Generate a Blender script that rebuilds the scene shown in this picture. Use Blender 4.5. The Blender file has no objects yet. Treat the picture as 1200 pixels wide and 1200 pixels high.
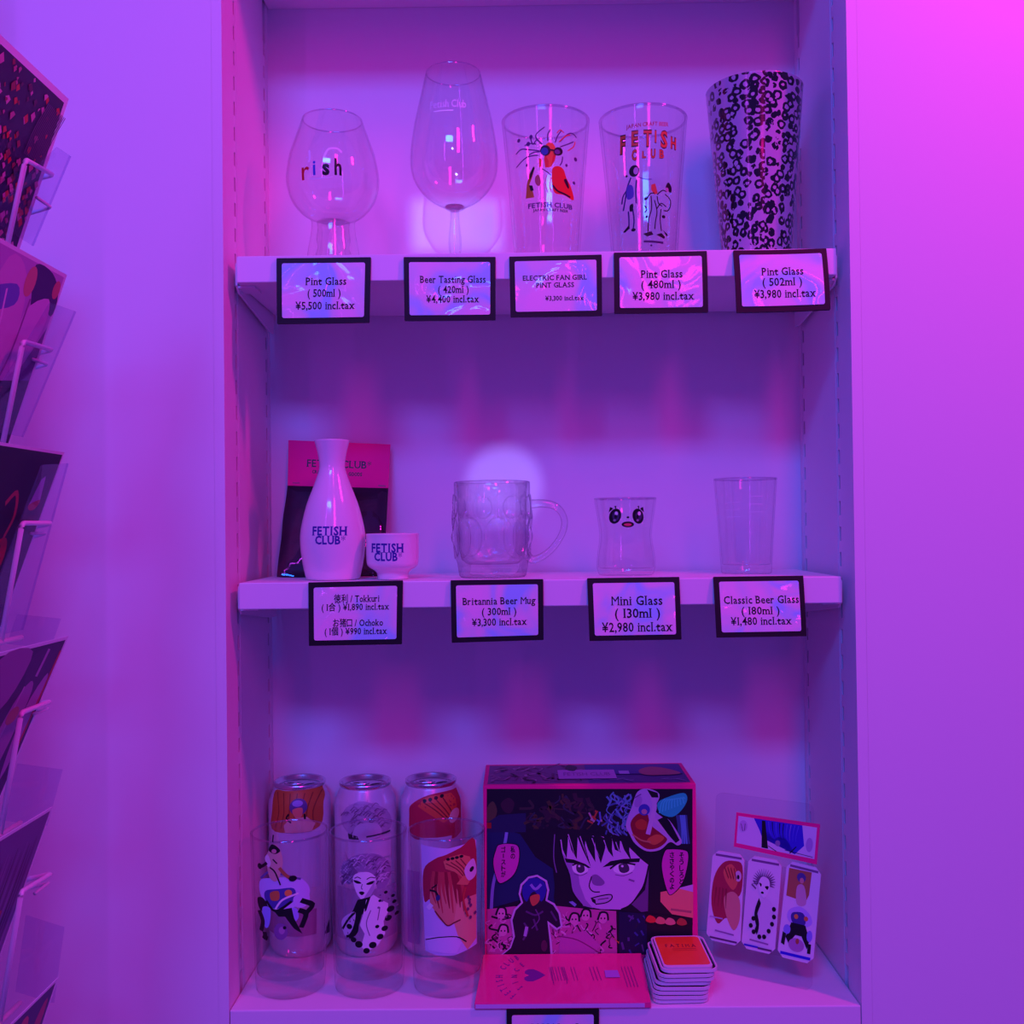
import bpy, bmesh, math, random
from mathutils import Vector, Matrix
C = bpy.context.scene.collection
sc = bpy.context.scene
random.seed(7)
PI = math.pi
ZC = 1.35                                   # height of the viewpoint above the floor

# ------------------------------------------------------------------ camera
YAW, PITCH, ROLL, CX, CY, FPX = -0.0072, 0.0129, -0.0114, -0.0186, -0.9775, 1200.0
_cy, _sy, _cp, _sp = math.cos(YAW), math.sin(YAW), math.cos(PITCH), math.sin(PITCH)
_F = Vector((_sy * _cp, _cy * _cp, _sp)); _R0 = Vector((_cy, -_sy, 0)); _U0 = _R0.cross(_F)
_c, _s = math.cos(ROLL), math.sin(ROLL)
_R = _c * _R0 + _s * _U0; _U = -_s * _R0 + _c * _U0
cam = bpy.data.objects.new('camera', bpy.data.cameras.new('camera'))
C.objects.link(cam)
cam.matrix_world = Matrix(((_R.x, _U.x, -_F.x, CX), (_R.y, _U.y, -_F.y, CY), (_R.z, _U.z, -_F.z, ZC), (0, 0, 0, 1)))
cam.data.sensor_width = 36; cam.data.lens = 36 * FPX / 1200; cam.data.clip_start = 0.02
sc.camera = cam

def P(x, y, Y):
    """point of the plane at depth Y seen at photo position x, y"""
    d = _F * FPX + _R * (x - 600) - _U * (y - 600)
    t = (Y - CY) / d.y
    return Vector((CX, CY, ZC)) + d * t

# ------------------------------------------------------------------ light
w = bpy.data.worlds.new('World'); sc.world = w; w.use_nodes = True
# radiant colour of each source
LAMPS = {'room_glow': (0.085, 0.026, 0.43), 'blue_lamp': (0.5, 4.0, 30.0), 'magenta_lamp': (7.8, 0.02, 2.6), 'violet_lamp': (10.5, 0.08, 4.2), 'pink_tube': (0.8, 0.06, 1.3)}
w.node_tree.nodes['Background'].inputs[0].default_value = (*LAMPS['room_glow'], 1)
w.node_tree.nodes['Background'].inputs[1].default_value = 1.0
def area(name, loc, target, col, power, sx, sy=None, spread=180):
    l = bpy.data.lights.new(name, 'AREA'); l.color = col; l.energy = power
    l.shape = 'RECTANGLE'; l.size = sx; l.size_y = sy or sx; l.spread = math.radians(spread)
    o = bpy.data.objects.new(name, l); C.objects.link(o); o.location = loc
    o.rotation_euler = (Vector(target) - Vector(loc)).to_track_quat('-Z', 'Y').to_euler()
    return o
def spot(name, loc, target, col, power, ang, blend=0.4, r=0.01):
    l = bpy.data.lights.new(name, 'SPOT'); l.color = col; l.energy = power
    l.spot_size = math.radians(ang); l.spot_blend = blend; l.shadow_soft_size = r
    o = bpy.data.objects.new(name, l); C.objects.link(o); o.location = loc
    o.rotation_euler = (Vector(target) - Vector(loc)).to_track_quat('-Z', 'Y').to_euler()
    return o
def lamp(name, *a, **k):
    c = LAMPS[name]; e = max(max(c), 1e-6)
    return area(name, a[0], a[1], tuple(v / e for v in c), e, *a[2:], **k)
lamp('blue_lamp', (-0.40, -2.0, ZC + 1.5), (0, 0.1, ZC), 0.70, 0.28)
lamp('magenta_lamp', (0.8, -0.45, ZC + 1.0), (0, 0.1, ZC), 0.05, 0.20)
lamp('violet_lamp', (0.42, -1.8, ZC + 1.2), (0.1, 0.1, ZC + 0.4), 0.24, 1.0)
lamp('pink_tube', (-0.62, -1.35, ZC + 0.60), (0, 0.1, ZC + 0.60), 0.02, 1.0)
spot('added_reflection_spot', (0.02, -1.0, ZC + 0.42), P(590, 570, 0.183), (0.32, 0.26, 1.0), 30, 4.4, 0.35)  # added spot, stands in for a reflection on the back wall behind the mug
area('added_glint_light', (-0.12, -1.1, ZC + 0.72), P(535, 264, 0.183), (0.20, 0.26, 1.0), 0.016, 0.100, 0.056, 1.2)  # added narrow beam in place of light bounced off a clear price card
sc.view_settings.view_transform = 'Standard'; sc.view_settings.look = 'None'
sc.view_settings.exposure = 0.08; sc.view_settings.gamma = 1.0
sc.view_settings.use_curve_mapping = False

# ------------------------------------------------------------------ materials
MATS = {}
def mat(name, col, rough=0.5, metal=0.0, spec=0.5, coat=0.0, bump=0.0, bscale=200.0):
    if name in MATS: return MATS[name]
    m = bpy.data.materials.new(name); m.use_nodes = True; nt = m.node_tree
    b = nt.nodes['Principled BSDF']
    b.inputs['Base Color'].default_value = (*col, 1); b.inputs['Roughness'].default_value = rough
    b.inputs['Metallic'].default_value = metal; b.inputs['Specular IOR Level'].default_value = spec
    b.inputs['Coat Weight'].default_value = coat; b.inputs['Coat Roughness'].default_value = 0.06
    if bump:
        tc = nt.nodes.new('ShaderNodeTexCoord'); n = nt.nodes.new('ShaderNodeTexNoise')
        n.inputs['Scale'].default_value = bscale; n.inputs['Detail'].default_value = 3
        bp = nt.nodes.new('ShaderNodeBump'); bp.inputs['Strength'].default_value = bump; bp.inputs['Distance'].default_value = 0.002
        nt.links.new(tc.outputs['Object'], n.inputs['Vector']); nt.links.new(n.outputs['Fac'], bp.inputs['Height'])
        nt.links.new(bp.outputs['Normal'], b.inputs['Normal'])
    MATS[name] = m
    return m
def glassmat(name, refr, ior=1.45, tint=(0.985, 0.98, 0.99), rough=0.0, edge=(0.50, 0.46, 0.56), refl=None, epow=9.0):
    """clear glass: fresnel reflection over a part that passes light straight and a part that bends it"""
    m = bpy.data.materials.new(name); m.use_nodes = True; nt = m.node_tree; nt.nodes.clear()
    out = nt.nodes.new('ShaderNodeOutputMaterial')
    lw = nt.nodes.new('ShaderNodeLayerWeight'); lw.inputs[0].default_value = 0.5
    pw = nt.nodes.new('ShaderNodeMath'); pw.operation = 'POWER'; pw.inputs[1].default_value = 5.0
    fr = nt.nodes.new('ShaderNodeMath'); fr.operation = 'MULTIPLY_ADD'; fr.inputs[1].default_value = 0.42; fr.inputs[2].default_value = refl or (0.05 if ior > 1.42 else 0.03)
    nt.links.new(lw.outputs['Facing'], pw.inputs[0]); nt.links.new(pw.outputs[0], fr.inputs[0])
    tr = nt.nodes.new('ShaderNodeBsdfTransparent')
    # light crossing the wall at a slant travels further through the glass and is tinted more
    pe = nt.nodes.new('ShaderNodeMath'); pe.operation = 'POWER'; pe.inputs[1].default_value = epow
    ab = nt.nodes.new('ShaderNodeMix'); ab.data_type = 'RGBA'; ab.inputs[6].default_value = (*tint, 1); ab.inputs[7].default_value = (*edge, 1)
    nt.links.new(lw.outputs['Facing'], pe.inputs[0]); nt.links.new(pe.outputs[0], ab.inputs[0]); nt.links.new(ab.outputs[2], tr.inputs[0])
    gl = nt.nodes.new('ShaderNodeBsdfGlossy'); gl.inputs['Roughness'].default_value = 0.03; gl.inputs[0].default_value = (1, 1, 1, 1)
    mx = nt.nodes.new('ShaderNodeMixShader')
    src = tr
    if refr > 0:
        rf = nt.nodes.new('ShaderNodeBsdfRefraction'); rf.inputs['IOR'].default_value = ior; rf.inputs['Roughness'].default_value = rough
        m2 = nt.nodes.new('ShaderNodeMixShader'); m2.inputs[0].default_value = refr
        nt.links.new(tr.outputs[0], m2.inputs[1]); nt.links.new(rf.outputs[0], m2.inputs[2]); src = m2
    nt.links.new(fr.outputs[0], mx.inputs[0]); nt.links.new(src.outputs[0], mx.inputs[1]); nt.links.new(gl.outputs[0], mx.inputs[2])
    nt.links.new(mx.outputs[0], out.inputs[0])
    return m
WALL = mat('white_wall_paint', (0.80, 0.78, 0.80), 0.55, 0, 0.3, bump=0.04, bscale=90)
SHELF = mat('white_shelf_laminate', (0.82, 0.80, 0.82), 0.4)
STEEL = mat('white_coated_steel', (0.80, 0.78, 0.80), 0.35)
DARKSTEEL = mat('dark_steel', (0.08, 0.08, 0.09), 0.5, 0.6)
FLOORM = mat('grey_floor', (0.25, 0.24, 0.26), 0.5)
BLACK = mat('black_rubber', (0.006, 0.006, 0.008), 0.55, 0, 0.3)
INK = mat('black_ink', (0.008, 0.008, 0.012), 0.6, 0, 0.2)
PORC = mat('white_porcelain', (0.80, 0.77, 0.78), 0.12, 0, 0.5, 0.5)
PINK = mat('hot_pink_card', (0.95, 0.015, 0.24), 0.6, 0, 0.12)
ALU = mat('aluminium', (0.72, 0.72, 0.75), 0.25, 1.0)
THIN = glassmat('thin_clear_glass', 0.03, tint=(0.992, 0.99, 0.994))
THICK = glassmat('thick_clear_glass', 0.10, tint=(0.992, 0.99, 0.994))
MUGG = glassmat('moulded_glass', 0.20, 1.45, (0.998, 0.994, 0.998), edge=(0.30, 0.22, 0.46), refl=0.07, epow=4.0)
LIP = glassmat('glass_lip', 0.0, 1.45, (0.93, 0.88, 0.95), refl=0.16)
ACRYL = glassmat('clear_acrylic', 0.0, 1.4, (0.96, 0.94, 0.97))
FILM = glassmat('clear_film', 0.0, 1.35, (0.90, 0.88, 0.96))
HAZE = mat('etched_and_glint_white', (0.85, 0.85, 0.9), 0.4)  # etched marks, and the painted reflections on the bulb-shaped glass

def holo():
    m = bpy.data.materials.new('iridescent_sleeve'); m.use_nodes = True; nt = m.node_tree
    b = nt.nodes['Principled BSDF']
    b.inputs['Base Color'].default_value = (0.74, 0.72, 0.80, 1)
    b.inputs['Roughness'].default_value = 0.5
    b.inputs['Coat Weight'].default_value = 0.8; b.inputs['Coat Roughness'].default_value = 0.08
    tc = nt.nodes.new('ShaderNodeTexCoord'); n = nt.nodes.new('ShaderNodeTexNoise')
    oi = nt.nodes.new('ShaderNodeObjectInfo'); ad = nt.nodes.new('ShaderNodeVectorMath'); ad.operation = 'ADD'
    sc_ = nt.nodes.new('ShaderNodeVectorMath'); sc_.operation = 'SCALE'; sc_.inputs[3].default_value = 9.0
    cm = nt.nodes.new('ShaderNodeCombineXYZ')
    for k in range(3): nt.links.new(oi.outputs['Random'], cm.inputs[k])
    nt.links.new(cm.outputs[0], sc_.inputs[0]); nt.links.new(tc.outputs['Object'], ad.inputs[0]); nt.links.new(sc_.outputs[0], ad.inputs[1])
    n.inputs['Scale'].default_value = 22; n.inputs['Detail'].default_value = 1.5; n.inputs['Distortion'].default_value = 1.2
    nt.links.new(ad.outputs[0], n.inputs['Vector'])
    bp = nt.nodes.new('ShaderNodeBump'); bp.inputs['Strength'].default_value = 0.55; bp.inputs['Distance'].default_value = 0.012
    nt.links.new(n.outputs['Fac'], bp.inputs['Height']); nt.links.new(bp.outputs[0], b.inputs['Coat Normal'])
    b.inputs['Thin Film Thickness'].default_value = 420; b.inputs['Thin Film IOR'].default_value = 1.6
    # iridescent reflections of the film, painted into the base colour
    cr = nt.nodes.new('ShaderNodeValToRGB'); e = cr.color_ramp.elements
    e[0].position = 0.35; e[0].color = (0.35, 0.80, 0.98, 1); e[1].position = 0.66; e[1].color = (0.95, 0.62, 0.80, 1)
    x = e.new(0.5); x.color = (0.74, 0.72, 0.80, 1)
    nt.links.new(n.outputs['Fac'], cr.inputs[0]); nt.links.new(cr.outputs[0], b.inputs['Base Color'])
    return m
HOLO = holo()

def leopard():
    m = bpy.data.materials.new('leopard_print'); m.use_nodes = True; nt = m.node_tree; L = nt.links.new
    b = nt.nodes['Principled BSDF']; b.inputs['Roughness'].default_value = 0.16; b.inputs['Coat Weight'].default_value = 0.6
    b.inputs['Coat Roughness'].default_value = 0.05
    uv = nt.nodes.new('ShaderNodeUVMap')
    def math_(op, a=None, bb=None):
        n = nt.nodes.new('ShaderNodeMath'); n.operation = op
        for i, v in ((0, a), (1, bb)):
            if v is None: continue
            if isinstance(v, (int, float)): n.inputs[i].default_value = v
            else: L(v, n.inputs[i])
        return n.outputs[0]
    nz = nt.nodes.new('ShaderNodeTexNoise'); nz.inputs['Scale'].default_value = 170; nz.inputs['Detail'].default_value = 2
    L(uv.outputs[0], nz.inputs['Vector'])
    v = nt.nodes.new('ShaderNodeTexVoronoi'); v.inputs['Scale'].default_value = 112; v.inputs['Randomness'].default_value = 0.85
    ws = nt.nodes.new('ShaderNodeVectorMath'); ws.operation = 'SCALE'; ws.inputs[3].default_value = 0.004
    ad = nt.nodes.new('ShaderNodeVectorMath'); L(nz.outputs['Color'], ws.inputs[0]); L(uv.outputs[0], ad.inputs[0]); L(ws.outputs[0], ad.inputs[1])
    L(ad.outputs[0], v.inputs['Vector'])
    n2 = nt.nodes.new('ShaderNodeTexNoise'); n2.inputs['Scale'].default_value = 130; L(uv.outputs[0], n2.inputs['Vector'])
    ring = math_('MULTIPLY', math_('GREATER_THAN', v.outputs['Distance'], 0.25), math_('LESS_THAN', v.outputs['Distance'], 0.55))
    brk = math_('GREATER_THAN', n2.outputs['Fac'], 0.35)
    f = math_('MULTIPLY', ring, brk)
    mx = nt.nodes.new('ShaderNodeMix'); mx.data_type = 'RGBA'
    L(f, mx.inputs['Factor']); mx.inputs[6].default_value = (0.44, 0.39, 0.52, 1); mx.inputs[7].default_value = (0.006, 0.005, 0.010, 1)
    L(mx.outputs[2], b.inputs['Base Color'])
    return m
LEO = leopard()

# ------------------------------------------------------------------ helpers
def tag(o, label, cat, group=None):
    o['label'] = label; o['category'] = cat
    if group: o['group'] = group
    return o
def empty(name, loc=(0, 0, 0), label=None, cat=None, group=None):
    o = bpy.data.objects.new(name, None); C.objects.link(o); o.location = loc; o.empty_display_size = 0.02
    if label: tag(o, label, cat, group)
    return o
def obj(name, bm, m, parent=None, smooth=False, bevel=0.0, loc=None):
    """link a bmesh as one mesh object (bmesh in world space unless loc is given)"""
    me = bpy.data.meshes.new(name)
    bmesh.ops.recalc_face_normals(bm, faces=bm.faces) if smooth is not None else None
    bm.to_mesh(me); bm.free()
    for x in (m if isinstance(m, list) else [m]): me.materials.append(x)
    if smooth:
        for p in me.polygons: p.use_smooth = True
    o = bpy.data.objects.new(name, me); C.objects.link(o)
    if parent:
        o.parent = parent
        if loc is None: me.transform(Matrix.Translation(-Vector(parent_loc(parent))))
    if loc is not None: o.location = loc
    if bevel:
        b = o.modifiers.new('bevel', 'BEVEL'); b.width = bevel; b.segments = 2; b.limit_method = 'ANGLE'
    return o
def parent_loc(p):
    v = Vector(p.location)
    while p.parent: p = p.parent; v = v + Vector(p.location)
    return v
def structure(o):
    o['kind'] = 'structure'; return o
def box(bm, x0, x1, y0, y1, z0, z1):
    vs = [bm.verts.new((x, y, z)) for x in (x0, x1) for y in (y0, y1) for z in (z0, z1)]
    for f in ((0, 1, 3, 2), (4, 6, 7, 5), (0, 4, 5, 1), (2, 3, 7, 6), (0, 2, 6, 4), (1, 5, 7, 3)):
        bm.faces.new([vs[i] for i in f])
    return vs
def prism(bm, front, back):
    """solid between two equal loops of points"""
    a = [bm.verts.new(p) for p in front]; b = [bm.verts.new(p) for p in back]; n = len(a)
    bm.faces.new(a); bm.faces.new(b[::-1])
    for i in range(n): bm.faces.new([a[i], b[i], b[(i + 1) % n], a[(i + 1) % n]])
def tube(bm, pts, r, seg=8, closed=False):
    pts = [Vector(p) for p in pts]; n = len(pts); rings = []
    up = Vector((0.13, 0.21, 0.97)).normalized()
    for i, p in enumerate(pts):
        a = pts[(i - 1) % n] if (closed or i) else p; b = pts[(i + 1) % n] if (closed or i < n - 1) else p
        d = (b - a).normalized(); s = d.cross(up)
        if s.length < 1e-3: s = d.cross(Vector((1, 0, 0)))
        s.normalize(); t = d.cross(s)
        rr = r(i / (n - 1)) if callable(r) else r
        rings.append([bm.verts.new(p + (s * math.cos(k * 2 * PI / seg) + t * math.sin(k * 2 * PI / seg)) * rr) for k in range(seg)])
    for i in range(n if closed else n - 1):
        A, B = rings[i], rings[(i + 1) % n]
        for k in range(seg): bm.faces.new([A[k], A[(k + 1) % seg], B[(k + 1) % seg], B[k]])
    if not closed: bm.faces.new(rings[0][::-1]); bm.faces.new(rings[-1])
def bend(pts, r=0.004, n=4):
    """round the corners of a wire path"""
    pts = [Vector(p) for p in pts]; out = [pts[0]]
    for i in range(1, len(pts) - 1):
        p = pts[i]; a = (pts[i - 1] - p); b = (pts[i + 1] - p)
        ra = min(r, a.length * .45); rb = min(r, b.length * .45)
        A = p + a.normalized() * ra; B = p + b.normalized() * rb
        for k in range(n + 1):
            t = k / n; out.append(A * (1 - t) ** 2 + p * 2 * t * (1 - t) + B * t * t)
    return out + [pts[-1]]
def smooth_profile(pts, n=5):
    """Catmull-Rom through (r, z) points"""
    out = []
    for i in range(len(pts) - 1):
        p0 = pts[max(i - 1, 0)]; p1 = pts[i]; p2 = pts[i + 1]; p3 = pts[min(i + 2, len(pts) - 1)]
        for k in range(n):
            t = k / n
            out.append(tuple(0.5 * (2 * p1[j] + (p2[j] - p0[j]) * t + (2 * p0[j] - 5 * p1[j] + 4 * p2[j] - p3[j]) * t * t + (3 * p1[j] - p0[j] - 3 * p2[j] + p3[j]) * t ** 3) for j in (0, 1)))
    return out + [pts[-1]]
def lathe(bm, prof, c=(0, 0, 0), seg=64, closed=False, disp=None):
    """revolve (r, z) round a vertical axis at c; closed joins last ring to first"""
    uvl = bm.loops.layers.uv.verify(); rings = []
    for (r, z) in prof:
        if r < 1e-6: rings.append([bm.verts.new((c[0], c[1], c[2] + z))]); continue
        ring = []
        for k in range(seg):
            a = 2 * PI * k / seg - PI / 2
            rr = r + (disp(a + PI / 2, z) if disp else 0)
            ring.append(bm.verts.new((c[0] + rr * math.cos(a), c[1] + rr * math.sin(a), c[2] + z)))
        rings.append(ring)
    for i in range(len(prof) if closed else len(prof) - 1):
        j = (i + 1) % len(prof); A, B = rings[i], rings[j]
        for k in range(seg):
            k2 = (k + 1) % seg
            if len(A) == 1 and len(B) == 1: break
            if len(A) == 1: f = [A[0], B[k2], B[k]]; uu = [(k + .5, i), (k + 1, j), (k, j)]
            elif len(B) == 1: f = [A[k], A[k2], B[0]]; uu = [(k, i), (k + 1, i), (k + .5, j)]
            else: f = [A[k], A[k2], B[k2], B[k]]; uu = [(k, i), (k + 1, i), (k + 1, j), (k, j)]
            fc = bm.faces.new(f)
            for lp, (ku, pi) in zip(fc.loops, uu): lp[uvl].uv = (ku / seg * 2 * PI * 0.043, prof[pi][1])
def arc_len_interp(prof, z):
    """radius of an outer profile at height z"""
    for (r0, z0), (r1, z1) in zip(prof, prof[1:]):
        if min(z0, z1) - 1e-9 <= z <= max(z0, z1) + 1e-9 and abs(z1 - z0) > 1e-9:
            return r0 + (r1 - r0) * (z - z0) / (z1 - z0)
    return prof[-1][0] if z > prof[-1][1] else prof[0][0]
def shell(outer, t, base):
    """closed section of a vessel: outer wall up, inner wall down to height base"""
    inner = [(max(r - t, 0.0008), z) for r, z in outer if z > base + 0.002]
    top_r, top_z = outer[-1]
    inner = inner[:-1] + [(top_r - t, top_z - 0.0004)] if len(inner) > 1 else inner
    ib = (max(arc_len_interp(outer, base) - t, 0.001), base)
    return [(0, outer[0][1])] + outer + [(top_r + t * .05, top_z + t * .2), (top_r - t * 0.15, top_z + t * .42), (top_r - t * 0.5, top_z + t * .52), (top_r - t * .85, top_z + t * .42), (top_r - t * 1.05, top_z + t * .2)] + inner[::-1] + [(ib[0], base + 0.001), (ib[0] * 0.93, base), (0, base)]

# ---------- flat lettering and pictures
_txt = {}
def text_polys(s, serif=True, off=0.0):
    key = (s, serif, off)
    if key in _txt: return _txt[key]
    polys = []; x = 0.0
    for ch in s:
        if ch == ' ': x += 0.30; continue
        c = bpy.data.curves.new('t', 'FONT'); c.body = ch; c.resolution_u = 2; c.offset = off if ch not in 'M*' else 0.0; c.fill_mode = 'FRONT'
        o = bpy.data.objects.new('t', c); C.objects.link(o)
        me = bpy.data.meshes.new_from_object(o.evaluated_get(bpy.context.evaluated_depsgraph_get()))
        V = [(v.co.x, v.co.y) for v in me.vertices]
        if V:
            x0 = min(v[0] for v in V); x1 = max(v[0] for v in V); cnt = {}
            gap = 0.075
            dx = x - x0 + gap * .5
            if serif and ch in 'ilI1': dx += 0.05
            for p in me.polygons:
                vs = list(p.vertices); polys.append([(V[i][0] + dx, V[i][1]) for i in vs])
                for a, b in zip(vs, vs[1:] + vs[:1]): cnt.setdefault(frozenset((a, b)), []).append(p.center.y)
            if serif and ord(ch) < 128 and ch.isalnum():
                for e, fs in cnt.items():
                    if len(fs) != 1: continue
                    if ch in 'MN' and (V[tuple(e)[0]][1] > .1 or not (min(V[i][0] for i in e) < x0 + .03 or max(V[i][0] for i in e) > x1 - .03)): continue
                    a, b = tuple(e); (ax, ay), (bx, by) = V[a], V[b]
                    if abs(ay - by) < 0.012 and 0.05 < abs(ax - bx) < 0.22:
                        s_ = 1 if fs[0] > ay else -1; l, r = min(ax, bx) - 0.055 + dx, max(ax, bx) + 0.055 + dx
                        polys.append([(l, ay), (r, ay), (r, ay + s_ * 0.05), (l, ay + s_ * 0.05)])
            x = x1 + dx + gap * .5 + (0.05 if serif and ch in 'ilI1' else 0)
        bpy.data.objects.remove(o); bpy.data.curves.remove(c); bpy.data.meshes.remove(me)
    _txt[key] = (polys, x)
    return _txt[key]
def spline(pts, n=4, closed=True):
    out = []; m = len(pts)
    for i in range(m if closed else m - 1):
        g = (lambda k: pts[k % m]) if closed else (lambda k: pts[min(max(k, 0), m - 1)])
        p0, p1, p2, p3 = g(i - 1), g(i), g(i + 1), g(i + 2)
        for k in range(n):
            t = k / n
            out.append(tuple(0.5 * (2 * p1[j] + (p2[j] - p0[j]) * t + (2 * p0[j] - 5 * p1[j] + 4 * p2[j] - p3[j]) * t * t + (3 * p1[j] - p0[j] - 3 * p2[j] + p3[j]) * t ** 3) for j in (0, 1)))
    if not closed: out.append(pts[-1])
    return out
def ink(col):
    k = 'print_%02x%02x%02x' % tuple(int(max(0, min(1, c)) ** .4545 * 255) for c in col)
    return mat(k, col, 0.45, 0, 0.35)
class Art:
    """a picture of flat shapes; T turns drawing coordinates into surface coordinates"""
    def __init__(s, T=lambda x, y: (x, y)): s.items = []; s.T = T
    def poly(s, pts, col): s.items.append(([[s.T(*p) for p in pts]], col))
    def blob(s, pts, col): s.poly(spline(pts), col)
    def ell(s, x, y, rx, ry, col, rot=0, n=18):
        c, q = math.cos(rot), math.sin(rot)
        s.poly([(x + rx * math.cos(2 * PI * k / n) * c - ry * math.sin(2 * PI * k / n) * q, y + rx * math.cos(2 * PI * k / n) * q + ry * math.sin(2 * PI * k / n) * c) for k in range(n)], col)
    def rect(s, x0, y0, x1, y1, col): s.poly([(x0, y0), (x1, y0), (x1, y1), (x0, y1)], col)
    def line(s, pts, wd, col, sm=True, taper=False):
        q = spline(pts, 4, False) if sm and len(pts) > 2 else pts; n = len(q); L = []; R = []
        for i, p in enumerate(q):
            a = q[max(i - 1, 0)]; b = q[min(i + 1, n - 1)]; dx, dy = b[0] - a[0], b[1] - a[1]; d = math.hypot(dx, dy) or 1
            h = wd * .5 * ((1 - 0.85 * i / (n - 1)) if taper else 1)
            L.append((p[0] - dy / d * h, p[1] + dx / d * h)); R.append((p[0] + dy / d * h, p[1] - dx / d * h))
        s.items.append(([[s.T(*v) for v in (L[i], L[i + 1], R[i + 1], R[i])] for i in range(n - 1)], col))
    def text(s, t, x0, x1, ybase, ytop, col, serif=True, off=0.0, slope=0.0, flip=-1):
        """text from x0 to x1 with capitals from ybase up to ytop (drawing coordinates)"""
        polys, wd = text_polys(t, serif, off); k = (x1 - x0) / wd; h = (ytop - ybase) / 0.70
        s.items.append(([[s.T(x0 + a * k, ybase + b * h + slope * a * k) for a, b in p] for p in polys], col))
    def build(s, name, parent, S, step=None, lift=2.2e-5, base=6e-5):
        """S(u, v, n) -> world point lifted n off the surface"""
        bm = bmesh.new(); mats = []; idx = {}; lift = min(lift, 9e-4 / max(1, len(s.items)))
        for L, (polys, col) in enumerate(s.items):
            if col not in idx: idx[col] = len(mats); mats.append(col if not isinstance(col, tuple) else ink(col))
            tmp = bmesh.new()
            for p in polys:
                q = []
                for v in p:
                    if not q or (abs(v[0] - q[-1][0]) + abs(v[1] - q[-1][1])) > 1e-7: q.append(v)
                if len(q) > 2:
                    try: tmp.faces.new([tmp.verts.new((a, b, 0)) for a, b in q])
                    except ValueError: pass
            bmesh.ops.triangulate(tmp, faces=tmp.faces[:])
            if step and tmp.verts:
                for ax, st in ((0, step), (1, step * 1.6)):
                    xs = [v.co[ax] for v in tmp.verts]; x = math.floor(min(xs) / st) * st + st; hi = max(xs)
                    while x < hi:
                        bmesh.ops.bisect_plane(tmp, geom=tmp.verts[:] + tmp.edges[:] + tmp.faces[:], plane_co=(x, 0, 0) if ax == 0 else (0, x, 0), plane_no=(1 - ax, ax, 0)); x += st
            mp = {}
            for f in tmp.faces:
                vs = []
                for v in f.verts:
                    if v not in mp: mp[v] = bm.verts.new(S(v.co.x, v.co.y, base + L * lift))
                    vs.append(mp[v])
                try:
                    nf = bm.faces.new(vs); nf.material_index = idx[col]
                except ValueError: pass
            tmp.free()
        return obj(name, bm, mats, parent, smooth=None)
def px_art(ox, oy, k, Y):
    """drawing made in the coordinates of a close-up (origin ox, oy, scale k) onto the upright plane at depth Y -> (X, Z)"""
    def T(x, y):
        p = P(ox + x / k, oy + y / k, Y); return (p.x, p.z)
    return T
def on_round(cx, cy, z0, prof):
    """surface of revolution: X, Z seen from the front wrapped round the axis"""
    z0 = z0 + .0004
    def S(u, v, n):
        r = arc_len_interp(prof, v - z0); q = max(-0.97, min(0.97, (u - cx) / r)); a = math.asin(q)
        return Vector((cx + (r + n) * math.sin(a), cy - (r + n) * math.cos(a), v))
    return S
def on_plane(Y):
    return lambda u, v, n: Vector((u, Y - n, v))

BLK = (0.006, 0.006, 0.01); NAVY = (0.03, 0.03, 0.30); WHT = (0.82, 0.80, 0.84)

# ------------------------------------------------------------------ setting
D = 0.183; ZB = ZC - 0.4585; ZT = ZC + 0.2641; ZM = ZC - 0.0529; ZTOP = ZC + 0.592
RY = (0.044, 0.166)                       # depth of the slotted rails
def side_wall(name, s):
    bm = bmesh.new()
    def b(xa, xb, *r): box(bm, min(s * xa, s * xb), max(s * xa, s * xb), *r)
    b(0.310, 1.7, 0, D + .1, 0, 2.6)
    ys = [0, RY[0] - .006, RY[0] + .006, RY[1] - .006, RY[1] + .006, D]
    for i in (0, 2, 4): b(0.300, 0.3101, ys[i], ys[i + 1], ZB - .05, ZTOP + .02)
    structure(obj(name, bm, WALL))
side_wall('wall_left', -1); side_wall('wall_right', 1)
bm = bmesh.new(); box(bm, -0.31, 0.31, D, D + .1, 0, 2.6); structure(obj('wall_back', bm, WALL))
bm = bmesh.new(); box(bm, -0.2995, 0.2995, 0.0005, D, 0, ZB); structure(obj('wall_lower', bm, WALL, bevel=0.0012))
bm = bmesh.new(); box(bm, -0.2995, 0.2995, 0.0, D, ZTOP, 2.6); structure(obj('wall_upper', bm, WALL, bevel=0.001))
bm = bmesh.new(); box(bm, -1.7, 1.7, -2.2, D + .1, -0.05, 0); structure(obj('floor', bm, FLOORM))
ti = 0
for s in (-1, 1):
    for y in RY:
        ti += 1; bm = bmesh.new(); x0, x1 = s * 0.3004, s * 0.3016
        z = ZB + 0.035 if y > .1 else ZB + 0.02; top = ZTOP - (0.02 if y < .1 else 0.045); w1, w2 = y - .0056, y + .0056; h = 0.0024
        X = (min(x0, x1), max(x0, x1))
        box(bm, *X, w1, y - h, z, top); box(bm, *X, y + h, w2, z, top)
        while z + 0.0255 < top:
            box(bm, *X, y - h, y + h, z, z + 0.0115); z += 0.0255
        structure(obj('trim_%d' % ti, bm, STEEL))

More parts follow.
